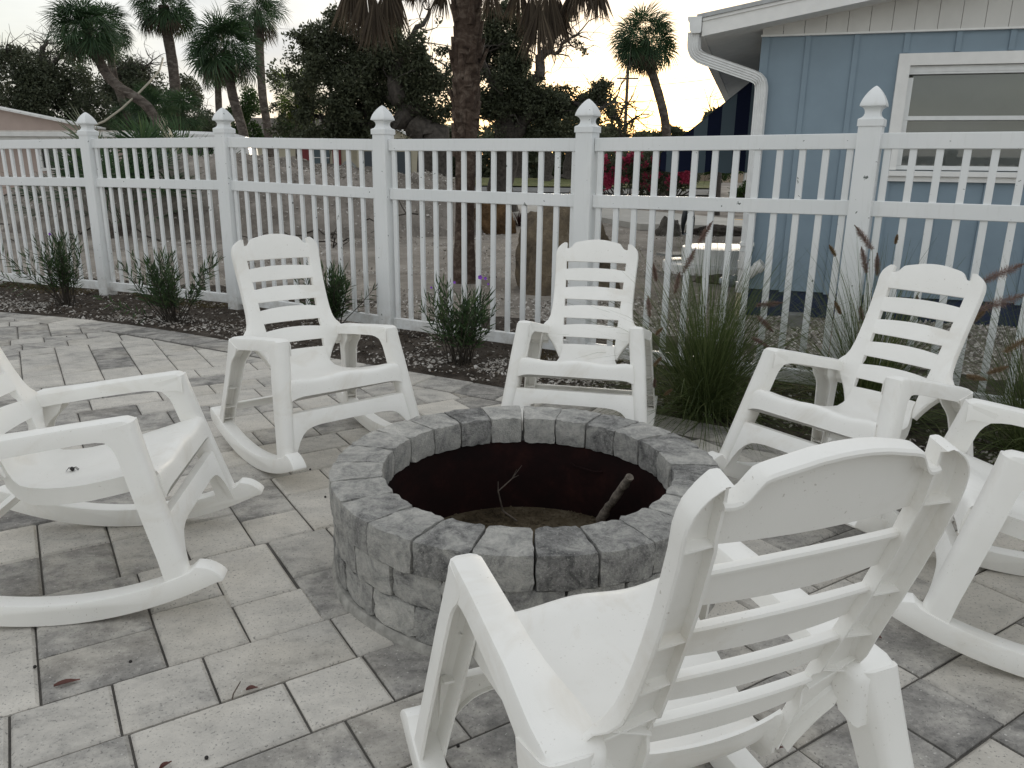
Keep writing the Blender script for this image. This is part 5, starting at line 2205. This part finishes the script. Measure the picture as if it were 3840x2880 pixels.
Vv, Ff = flakes(sp, .012, .038, rg, .7)
tag(link('mound_shells', np_mesh('mound_shells', Vv, Ff, SHELL)), 'pale shells speckling the grey sand mound', 'shells', kind='stuff')
rts = MB()
r2 = np.random.default_rng(90)
for k in range(46):
    x = r2.uniform(-11, -1.6)
    y = r2.uniform(13.6, 16.6)
    p = Vector((x, y, ground_z(x, y) + .03 + max(0, (y - 15)) * .45))
    d = Vector((r2.normal(), r2.normal() * .3, r2.normal() * .25 + .1)).normalized()
    L = r2.uniform(.3, 1.0)
    pts = [p + d * L * t + Vector((r2.normal(), 0, r2.normal())) * .05 for t in (0, .25, .5, .75, 1)]
    rts.tube(pts, [.016, .014, .012, .009, .005], 4, caps=False)
tag(rts.build('torn_roots', STEMM), 'dark torn roots and twigs lying along the sand mound', 'roots', kind='stuff')


def boulder(name, u, v, w, h, dp, seed, label, cols, group=None):
    q = on_ground(u, v)
    r2 = random.Random(seed)
    bm = bmesh.new()
    bmesh.ops.create_icosphere(bm, subdivisions=5, radius=1)
    for vv in bm.verts:
        p = vv.co.copy()
        f = 1 + .30 * noise.noise((p.x * 1.2 + seed, p.y * 1.2, p.z * 1.2)) + .16 * noise.noise((p.x * 3 + seed, p.y * 3, p.z * 3)) + .07 * noise.noise((p.x * 8, p.y * 8 + seed, p.z * 8)) + .03 * noise.noise((p.x * 19, p.y * 19 + seed, p.z * 19))
        p *= f
        vv.co = Vector((p.x * w / 2, p.y * dp / 2, max(-.25, p.z) * h / 1.1 + h * .15))
    me = bpy.data.meshes.new(name)
    bm.to_mesh(me)
    bm.free()
    me.materials.append(mat_ground(name + '_stone', cols, 3, 18, .9, .04))
    shade(me, 60)
    return tag(link(name, me, None, (q.x, q.y, q.z)), label, 'boulder', group)


boulder('boulder', 2120, 1085, 1.15, 1.02, .9, 3, 'big grey brown boulder behind a white fence post', [(.3, (.05, .04, .03)), (.45, (.13, .105, .078)), (.58, (.22, .175, .12)), (.74, (.36, .31, .24))], None)
boulder('boulder', 1840, 868, .98, .62, .7, 8, 'rusty brown rock lying beside the pale concrete path', [(.3, (.03, .018, .01)), (.47, (.10, .06, .03)), (.6, (.17, .10, .05)), (.76, (.26, .19, .13))], None)
boulder('rock', 2505, 890, .50, .38, .4, 12, 'grey fuzzy rock beside the dark statue', [(.3, (.04, .036, .03)), (.5, (.12, .11, .095)), (.7, (.22, .2, .18))], None)
boulder('rock', 2690, 1062, .55, .10, .35, 15, 'flat dark rock lying below the white round basin', [(.3, (.03, .025, .02)), (.5, (.085, .07, .058)), (.7, (.17, .15, .13))], None)
boulder('rock', 2690, 884, 1.3, .20, .6, 18, 'low heap of dark stones before the yellow kerb', [(.3, (.02, .017, .014)), (.5, (.06, .05, .042)), (.7, (.13, .115, .10))], None)

# white two-tier round basin
WPAINT = plain('white_basin_paint', (.78, .78, .75), .45, .06, 5)
q = on_ground(2710, 1015)
fb = thing('round_basin', 'white two-tier round masonry basin beyond the fence', 'basin', (q.x, q.y, q.z))
mb = MB()
mb.lathe([(.86, -.05), (.86, .11), (.85, .125), (.83, .13), (.58, .13)], 64, caps=False)
mb.build('lower_tier', WPAINT, fb, 30)
mb = MB()
mb.lathe([(.60, .12), (.60, .325), (.59, .335), (.57, .34), (.0005, .34)], 64, caps=False)
mb.build('upper_tier', WPAINT, fb, 30)
mb = MB()
mb.box((-.62, .25, .20), (.5, .34, .035), .5)
mb.build('stone_slab', plain('grey_slab', (.25, .25, .24), .8), fb)

# dark statue: two dolphin tails rising to one body, its upper part behind the rail
BRONZE = plain('dark_bronze', (.016, .020, .024), .45, .25, 12)
q = on_ground(2575, 884)
stt = thing('dolphin_statue', 'dark bronze dolphin statue standing on its tails by the basin', 'statue', (q.x, q.y, q.z))
for sd_ in (-1, 1):
    mb = MB()
    mb.tube([(sd_ * .085, 0, .03), (sd_ * .09, 0, .10), (sd_ * .10, -.02, .22), (sd_ * .085, -.03, .36), (sd_ * .05, -.01, .50), (sd_ * .02, .03, .60)], [.022, .026, .045, .062, .075, .05], 10)
    mb.build('dolphin_body', BRONZE, stt, 50)
    mb = MB()
    for fs in (-1, 1):
        mb.loft([[(sd_ * .085 + fs * a, yy, z) for yy, z in ((-.012, zz), (.012, zz), (.0, zz + .012))] for a, zz in ((0, .075), (.04, .05), (.075, .02), (.085, .004))])
    mb.build('tail_fluke', BRONZE, stt, 50)
mb = MB()
mb.tube([(0, 0, -.05), (0, 0, .02), (0, 0, .05)], [.16, .14, .05], 12)
mb.build('base', plain('blue_grey_base', (.05, .075, .095), .6), stt, 40)

# yellow kerb, concrete block by the house, wrapped bundle
YEL = plain('yellow_kerb_paint', (.52, .30, .04), .7, .15, 10)
a, b_ = on_ground(2580, 832), on_ground(2800, 846)
mb = MB()
d_ = (b_ - a)
mb.box(((a.x + b_.x) / 2, (a.y + b_.y) / 2, (a.z + b_.z) / 2 + .06), (d_.length * 1.05, .14, .14), math.atan2(d_.y, d_.x))
tag(mb.build('parking_kerb', YEL), 'yellow painted parking kerb at the edge of the path', 'kerb')
q = on_ground(2975, 1220)
mb = MB()
mb.box((q.x, q.y, q.z + .05), (.20, .19, .12), -.3)
tag(mb.build('concrete_block', plain('grey_block', (.18, .18, .17), .9, .2, 20, .3)), 'small grey concrete block on the shell gravel by the house', 'block')
q = on_ground(2735, 1075)
bm = bmesh.new()
bmesh.ops.create_icosphere(bm, subdivisions=4, radius=1)
for vv in bm.verts:
    p = vv.co.copy()
    p *= 1 + .22 * noise.noise((p.x * 2, p.y * 2, p.z * 2)) + .10 * noise.noise((p.x * 6, p.y * 6, p.z * 6))
    vv.co = Vector((p.x * .13, p.y * .09, p.z * .075 + .07))
me = bpy.data.meshes.new('plastic_bundle')
bm.to_mesh(me)
bm.free()
me.materials.append(plain('clear_plastic_wrap', (.35, .38, .38), .15, .3, 14))
shade(me, 50)
tag(link('plastic_bundle', me, None, (q.x, q.y, q.z)), 'crumpled clear plastic bundle beside the cream drain pipe', 'bundle')

# dark red bromeliad and a marker post by the rusty rock
q = on_ground(1945, 848)
r2 = np.random.default_rng(14)
P = np.zeros((30, 3))
D = r2.normal(size=(30, 3)) * np.array([1, 1, .4]) + np.array([0, 0, .9])
V, F = leaf_quads(P, D, r2.uniform(.3, .5, 30), .05, r2)
br = thing('bromeliad', 'spiky dark red bromeliad by the rusty rock', 'plant', (q.x, q.y, q.z))
link('leaves', np_mesh('leaves', V, F, foliage('bromeliad_leaves', (.02, .012, .012), (.06, .025, .022), (.10, .06, .05))), br)
mp_ = thing('marker_post', 'short grey post with a red top by the rusty rock', 'post', tuple(on_ground(1893, 842)))
mb = MB(); mb.box((0, 0, .16), (.16, .16, .36)); mb.build('post', plain('grey_post', (.16, .16, .155), .8), mp_)
mb = MB(); mb.lathe([(.03, .34), (.03, .41), (.02, .42)], 10); mb.build('red_top', plain('red_paint', (.35, .03, .02), .5), mp_)

# ------------------------------------------------------------------ far buildings
PINK = siding_mat('pink_stucco', (.40, .315, .275))
WHITEH = plain('white_house_paint', (.68, .68, .66), .6, .06, 4)
CREAMH = siding_mat('cream_stucco', (.46, .42, .32))
TILE = plain('pale_roof_tiles', (.50, .46, .42), .8, .15, 6)
BROWNR = plain('brown_shingles', (.11, .095, .08), .9, .25, 5)
WINBLK = plain('dark_window', (.012, .012, .014), .1)
REDS = plain('red_shutters', (.16, .02, .022), .6, .1, 4)
# pink house: eave runs away to the right
e1, e0 = px(308, 288, 23), None
ph = thing('pink_house', 'pink stucco house with white eaves and pale tiled roof behind the fence', 'house', (e1.x, 23, GZ(23)), (0, 0, R_(-14)))
L_, Hh = 9.0, e1.z - GZ(23)


def pbox(name, x0, x1, y0, y1, z0, z1, mat, par=ph):
    mb = MB()
    mb.box(((x0 + x1) / 2, (y0 + y1) / 2, (z0 + z1) / 2), (x1 - x0, y1 - y0, z1 - z0))
    return mb.build(name, mat, par)


pbox('wall', -L_, -1.05, .45, 6, -.4, Hh - .2, PINK)
pbox('porch_wall', -1.06, -.55, .9, 5.6, Hh - .55, Hh - .2, WHITEH)
pbox('plinth', -L_, -.6, .0, .44, -.4, .16, PINK)
pbox('fascia', -L_, 0, 0, .05, Hh - .22, Hh - .02, WHITEH)
pbox('gutter', -L_, .03, -.10, -.002, Hh - .10, Hh + .03, WHITEH)
pbox('soffit', -L_, 0, .051, 6.4, Hh - .2, Hh - .17, WHITEH)
rf = pbox('roof', -L_, 0, -.04, 6.4, Hh + .031, Hh + .07, TILE)
ga0, ga1 = Vector((-L_, 1.0, Hh + 1.25)), Vector((-2.35, 1.0, Hh + .14))
mb = MB()
mb.add([(-L_, 1.0, Hh + .07), (ga1.x, 1.0, Hh + .07), (ga1.x, 1.0, ga1.z), (-L_, 1.0, ga0.z), (-L_, 1.2, Hh + .07), (ga1.x, 1.2, Hh + .07), (ga1.x, 1.2, ga1.z), (-L_, 1.2, ga0.z)], [(0, 1, 2, 3), (7, 6, 5, 4), (0, 4, 5, 1), (1, 5, 6, 2), (2, 6, 7, 3), (3, 7, 4, 0)])
mb.build('gable', PINK, ph)
for k in range(18):
    p = ga1.lerp(ga0, (k + .4) / 18)
    mb = MB()
    tl = math.atan2(ga0.z - ga1.z, ga1.x - ga0.x)
    ax = (Vector((-math.cos(tl), 0, math.sin(tl))), Vector((0, 1, 0)), Vector((math.sin(tl), 0, math.cos(tl))))
    mb.box(p + Vector((0, .0, .05)), (.41, .5, .055), ax=ax)
    mb.build('verge_tile', WHITEH, rf)
w_ = pbox('window', -3.95, -2.35, .40, .449, .95, 1.78, WINBLK)
for x0, x1, z0, z1 in ((-4.02, -2.28, 1.78, 1.85), (-4.02, -2.28, .86, .95), (-4.02, -3.95, .95, 1.78), (-2.35, -2.28, .95, 1.78), (-3.2, -2.95, .95, 1.78)):
    pbox('window_trim', x0, x1, .36, .43, z0, z1, WHITEH, w_)
pbox('wall_panel', -1.95, -1.45, .42, .449, .92, 1.75, WHITEH)

# white van, orange barrel, blue tarpaulin between the palmettos
vq = px(340, 330, 22)
van = thing('white_van', 'white vehicle with a rounded roof parked behind the palmettos', 'van', (vq.x + .3, 22.6, GZ(22)), (0, 0, .15))
prof = [(-1.3, .35), (-1.32, 1.0), (-1.05, 1.15), (-.75, 1.85), (-.55, 1.98), (.2, 2.03), (1.6, 2.0), (2.0, 1.9), (2.08, 1.5), (2.1, .35)]
mb = MB()
mb.loft([[(x * k2 + (1 - k2) * .4, y, .35 + (z - .35) * (k2 if z > 1.2 else 1)) for x, z in prof] for y, k2 in ((-.86, .955), (-.80, .99), (-.7, 1.0), (.7, 1.0), (.80, .99), (.86, .955))])
mb.build('body', plain('white_car_paint', (.72, .72, .71), .3, .03, 3), van, 40)
mb = MB()
mb.box((.3, -.875, 1.5), (1.7, .02, .5))
mb.build('side_window', WINBLK, van)
for x in (-.75, 1.45):
    mb = MB()
    mb.tube([(x, -.88, .33), (x, -.66, .33)], .33, 18)
    wv_ = mb.build('wheel', plain('tyre_rubber', (.015, .015, .015), .8), van, 40)
q = px(322, 375, 18)
bq = thing('orange_barrel', 'orange red plastic barrel behind the fan palmetto', 'barrel', (q.x, 18, GZ(18) + 1.0))
ORG = plain('orange_plastic', (.42, .07, .02), .5, .12, 8)
mb = MB()
mb.lathe([(.20, -.9), (.21, -.4), (.225, -.2), (.21, .0), (.205, .18), (.17, .24)], 18)
mb.build('drum', ORG, bq, 50)
mb = MB()
mb.lathe([(.228, -.24), (.235, -.22), (.235, -.17), (.228, -.15)], 18)
mb.build('hoop', ORG, bq, 50)
q = px(372, 375, 18.5)
bm = bmesh.new()
bmesh.ops.create_icosphere(bm, subdivisions=4, radius=1)
for vv in bm.verts:
    p = vv.co.copy()
    p *= 1 + .2 * noise.noise((p.x * 2.3, p.y * 2.3, p.z * 1.2)) + .06 * noise.noise((p.x * 9, p.y * 9, p.z * 3))
    vv.co = Vector((p.x * .48, p.y * .4, p.z * .75))
me = bpy.data.meshes.new('blue_tarpaulin')
bm.to_mesh(me)
bm.free()
me.materials.append(plain('blue_tarp', (.015, .10, .34), .45, .25, 9))
shade(me, 50)
tag(link('blue_tarpaulin', me, None, (q.x, 18.5, GZ(18.5) + .75)), 'bright blue tarpaulin bundle showing behind the palmetto fans', 'tarpaulin')

# cream house with red shutters, and the garage
q = px(605, 392, 46)
ch_ = thing('cream_house', 'distant cream house with dark red shutters and brown roof', 'house', (q.x, 46, GZ(46) - .1))
pbox('wall', -2.0, 6.0, 0, 5, -.2, 2.15, CREAMH, ch_)
pbox('fascia', -2.5, 6.5, -.5, -.42, 2.02, 2.18, WHITEH, ch_)
mb = MB()
mb.add([(-2.5, -.5, 2.18), (6.5, -.5, 2.18), (6.5, 2.5, 3.35), (-2.5, 2.5, 3.35), (6.5, 5.5, 2.18), (-2.5, 5.5, 2.18)], [(0, 1, 2, 3), (3, 2, 4, 5), (1, 4, 2), (0, 3, 5)])
mb.build('roof', BROWNR, ch_)
w_ = pbox('window', 1.95, 2.95, -.06, -.001, .62, 1.98, plain('grey_window', (.10, .13, .145), .2), ch_)
pbox('mullion', 2.42, 2.48, -.08, -.061, .62, 1.98, WHITEH, w_)
for z in (1.07, 1.52): pbox('mullion', 1.95, 2.95, -.078, -.0612, z, z + .04, WHITEH, w_)
pbox('shutter', 1.30, 1.78, -.08, -.002, .62, 2.0, REDS, ch_)
pbox('shutter', 3.12, 3.6, -.08, -.002, .62, 2.0, REDS, ch_)
pbox('door', -.9, -.2, -.05, -.002, -.1, 1.95, WHITEH, ch_)
q = px(875, 387, 44)
ga = thing('garage', 'distant cream garage with a grey door under the oak', 'garage', (q.x, 44, GZ(44) - .1))
pbox('wall', -2.6, .9, 0, 5, -.1, 1.9, CREAMH, ga)
mb = MB()
mb.add([(-2.6, 0.02, 1.9), (.9, .02, 1.9), (-.85, .02, 2.75), (-2.6, 5, 1.9), (.9, 5, 1.9), (-.85, 5, 2.75)], [(0, 1, 2), (5, 4, 3), (0, 3, 4, 1)])
mb.build('gable', CREAMH, ga)
mb = MB()
for sg in (-1, 1):
    V = [(-.85, -.35, 2.92), (-.85 + sg * 2.15, -.35, 1.86), (-.85 + sg * 2.15, 5.3, 1.86), (-.85, 5.3, 2.92)]
    mb.add(V + [(x, y, z - .12) for x, y, z in V], [(0, 1, 2, 3), (7, 6, 5, 4), (0, 4, 5, 1), (1, 5, 6, 2), (2, 6, 7, 3), (3, 7, 4, 0)])
mb.build('roof', WHITEH, ga)
pbox('garage_door', -2.2, .35, -.05, -.002, -.1, 1.45, plain('grey_door', (.045, .055, .065), .6), ga)
q = px(1650, 400, 44)
th = thing('tan_building', 'distant tan building behind the garden tree', 'building', (q.x, 44, GZ(44)))
pbox('wall', -2.6, 8, 0, 5, -.2, 1.75, siding_mat('tan_stucco', (.33, .26, .19)), th)
mb = MB()
mb.add([(-3.0, -.4, 1.72), (8.4, -.4, 1.72), (8.4, 2.5, 2.5), (-1.0, 2.5, 2.5), (8.4, 5.4, 1.72), (-3.0, 5.4, 1.72)], [(0, 1, 2, 3), (3, 2, 4, 5), (0, 3, 5)])
mb.build('roof', BROWNR, th)
q = px(1608, 392, 30)
mb = MB()
mb.lathe([(.055, 0), (.055, 1.25), (.065, 1.255), (.065, 1.30), (.01, 1.31)], 12, 0, (q.x, 30, GZ(30) + .02))
tag(mb.build('white_bollard', WHITEH, smooth=40), 'thin white post standing in the garden behind the fence', 'post')

# back of a stop sign
q = px(753, 365, 36)
ss = thing('road_sign', 'grey back of an octagonal road sign on a post', 'sign', (q.x, 36, GZ(36) - .1))
mb = MB()
zc = q.z - GZ(36) + .1
oc = [(.37 * math.cos(R_(22.5 + 45 * k)), .37 * math.sin(R_(22.5 + 45 * k))) for k in range(8)]
mb.loft([[(x, y, zc + z) for x, z in oc] for y in (-.004, .004)])
mb.build('plate', plain('bare_aluminium', (.30, .31, .31), .45, .1, 5), ss)
mb = MB()
mb.box((.06, -.03, zc / 2 + .2), (.05, .04, zc + .5))
mb.build('post', plain('galvanised_post', (.22, .22, .21), .5), ss)

# street lamp pole, poles and wires
WOODP = plain('weathered_pole', (.09, .08, .07), .9, .3, 12)
DP = 62
q0, q1 = px(1349, 300, DP), px(1350, 160, DP)
lp = thing('lamp_pole', 'tall utility pole with a street lamp beside the lone palm', 'lamp pole', (q0.x, DP, GZ(DP) - .2))
mb = MB()
hz_ = q1.z + 1.5 - GZ(DP)
mb.tube([(0, 0, 0), (0, 0, hz_)], [.15, .11], 10)
mb.build('pole', WOODP, lp, 50)
arm = px(1350, 250, DP).z - GZ(DP)
mb = MB()
mb.tube([(0, 0, arm - .55), (.5, 0, arm - .1), (1.0, 0, arm + .22), (1.4, 0, arm + .3)], .035, 6)
am = mb.build('lamp_arm', WOODP, lp, 50)
mb = MB()
mb.loft([[(1.3 + x, y * .12, arm + .28 + z) for y, z in ((-1, 0), (1, 0), (.6, .1), (-.6, .1))] for x in (0, .15, .5)])
mb.build('lamp_head', plain('lamp_grey', (.3, .3, .28), .5), am, 40)
mb = MB()
mb.box((0, 0, hz_ - 1.6), (1.6, .1, .1))
mb.build('crossarm', WOODP, lp)
q0 = px(1312, 300, 60)
sp_ = thing('short_pole', 'short dark stub pole near the lamp pole', 'pole', (q0.x, 60, GZ(60) - .2))
mb = MB()
hs = px(1312, 260, 60).z - GZ(60)
mb.tube([(0, 0, 0), (0, 0, hs)], [.16, .14], 8)
mb.build('pole', WOODP, sp_, 50)
mb = MB()
mb.box((0, 0, hs - .5), (.34, .05, .06))
mb.build('bracket', WOODP, sp_)
WIRE = plain('dark_wire', (.03, .028, .025), .7)
for i, (x0, y0, x1, y1, lab) in enumerate(((1200, 190, 1640, 155, 'thick dark overhead wire meeting the lamp pole crossarm'), (1220, 222, 1640, 195, 'thin overhead wire below the crossarm of the lamp pole'), (1200, 145, 1640, 120, 'faint uppermost overhead wire behind the lone palm crown'), (1200, 175, 1640, 148, 'thin overhead wire just above the lamp pole crossarm'), (1290, 255, 1640, 272, 'low overhead wire passing just under the street lamp'), (1290, 272, 1640, 292, 'lowest overhead wire crossing the lone palm near its foot'), (600, 62, 1200, 40, 'thin overhead wire seen through the oak branches'))):
    a, b_ = px(x0, y0, DP), px(x1, y1, DP)
    mb = MB()
    pts = [a.lerp(b_, t / 16) - Vector((0, 0, .35 * 4 * (t / 16) * (1 - t / 16))) for t in range(17)]
    mb.tube(pts, .018 if i in (0, 4, 5) else .011, 4)
    tag(mb.build('overhead_wire', WIRE), lab, 'wire', 'overhead wires')
# slack pale cable from the leaning palm to the pink house
mb = MB()
pp = [px(152, 288, 22.5), px(185, 278, 22.8), px(225, 262, 23.2), (px(262, 235, 23.6)), px(295, 205, 24), px(320, 180, 24.4), px(345, 150, 25), px(352, 125, 25.5)]
mb.tube(pp, .03, 5)
tag(mb.build('slack_cable', plain('pale_cable', (.38, .35, .28), .7)), 'pale slack cable hanging from the palms to the pink house', 'cable')

# ------------------------------------------------------------------ small litter on the patio
RLEAF = plain('red_brown_leaf', (.10, .028, .018), .5, .25, 60)
NUT = plain('dark_seed', (.012, .010, .009), .6)
BLK = NUT


def leaf_at(u, v, L, w, rz, label):
    q = at_z(u, v, .004)
    mb = MB()
    n_ = 7
    rows = []
    for k in range(n_):
        t = k / (n_ - 1)
        ww = w * math.sin(math.pi * (t * .92 + .04)) ** .8
        rows.append([(-L / 2 + L * t, -ww, .006 * abs(math.sin(t * 3)) + .004), (-L / 2 + L * t, 0, .001 + .003 * t), (-L / 2 + L * t, ww, .006 * abs(math.sin(t * 3 + .5)) + .004)])
    mb.loft(rows, caps=False, closed=False)
    tag(mb.build('fallen_leaf', RLEAF, None, 60, (q.x, q.y, q.z), (0, 0, rz)), label, 'leaf', 'fallen leaves on the paving')


leaf_at(252, 2565, .062, .010, .45, 'long narrow reddish dead leaf lying alone on a dark paver')
leaf_at(945, 2587, .030, .008, .3, 'small curled reddish dead leaf next to an upright dark twig')
leaf_at(622, 2875, .03, .007, .9, 'thin reddish dead leaf across a pale paver')
leaf_at(3287, 2390, .030, .010, -.9, 'oval reddish dead leaf lying between the chair back and the neighbouring rocker')
leaf_at(2922, 2810, .020, .007, .2, 'tiny reddish dead leaf on a paver joint under the chair')
mb = MB()
a = at_z(871, 2622, .003)
mb.tube([a, a + Vector((.002, .006, .012)), a + Vector((.012, .035, .028))], [.002, .002, .0015], 5)
tag(mb.build('upright_twig', TWIG), 'short dark twig sticking up from a paver joint', 'twig')
for k, (u, v) in enumerate(((130, 2500), (490, 2480), (1717, 2796), (2880, 2083), (775, 2840), (1163, 1760), (1220, 1863), (55, 1200), (250, 1262))):
    q = at_z(u, v, .004)
    bm = bmesh.new()
    bmesh.ops.create_icosphere(bm, subdivisions=2, radius=.0048)
    for vv in bm.verts: vv.co *= 1 + .25 * noise.noise(vv.co * 90 + Vector((k, 0, 0)))
    me = bpy.data.meshes.new('seed')
    bm.to_mesh(me)
    bm.free()
    me.materials.append(NUT)
    tag(link('fallen_seed', me, None, q), 'small dark seed lying on the pale paving', 'seed', 'seeds on the paving')
# the dead insect on the left chair's seat
lc = [o for o in bpy.data.objects if o.name.startswith('rocking_chair') and 'insect' in o['label']][0]
bpy.context.view_layer.update()
q = lc.matrix_world @ Vector((.045, -.055, .3745))
ins = thing('dead_insect', 'dead black beetle lying on the white chair seat', 'insect', q, (0, 0, .3))
mb = MB()
mb.lathe([(.001, -.011), (.0055, -.007), (.007, 0), (.006, .006), (.0035, .010), (.001, .012)], 10)
o_ = mb.build('body', NUT, ins, 60, (0, 0, .006), (R_(90), 0, .4))
for k in range(6):
    mb = MB()
    sg = 1 if k % 2 else -1
    y = -.006 + .006 * (k // 2)
    mb.tube([(0, y, .006), (sg * .010, y + .001, .010), (sg * .018, y + .003, .0)], .0008, 4)
    mb.build('leg', NUT, ins)
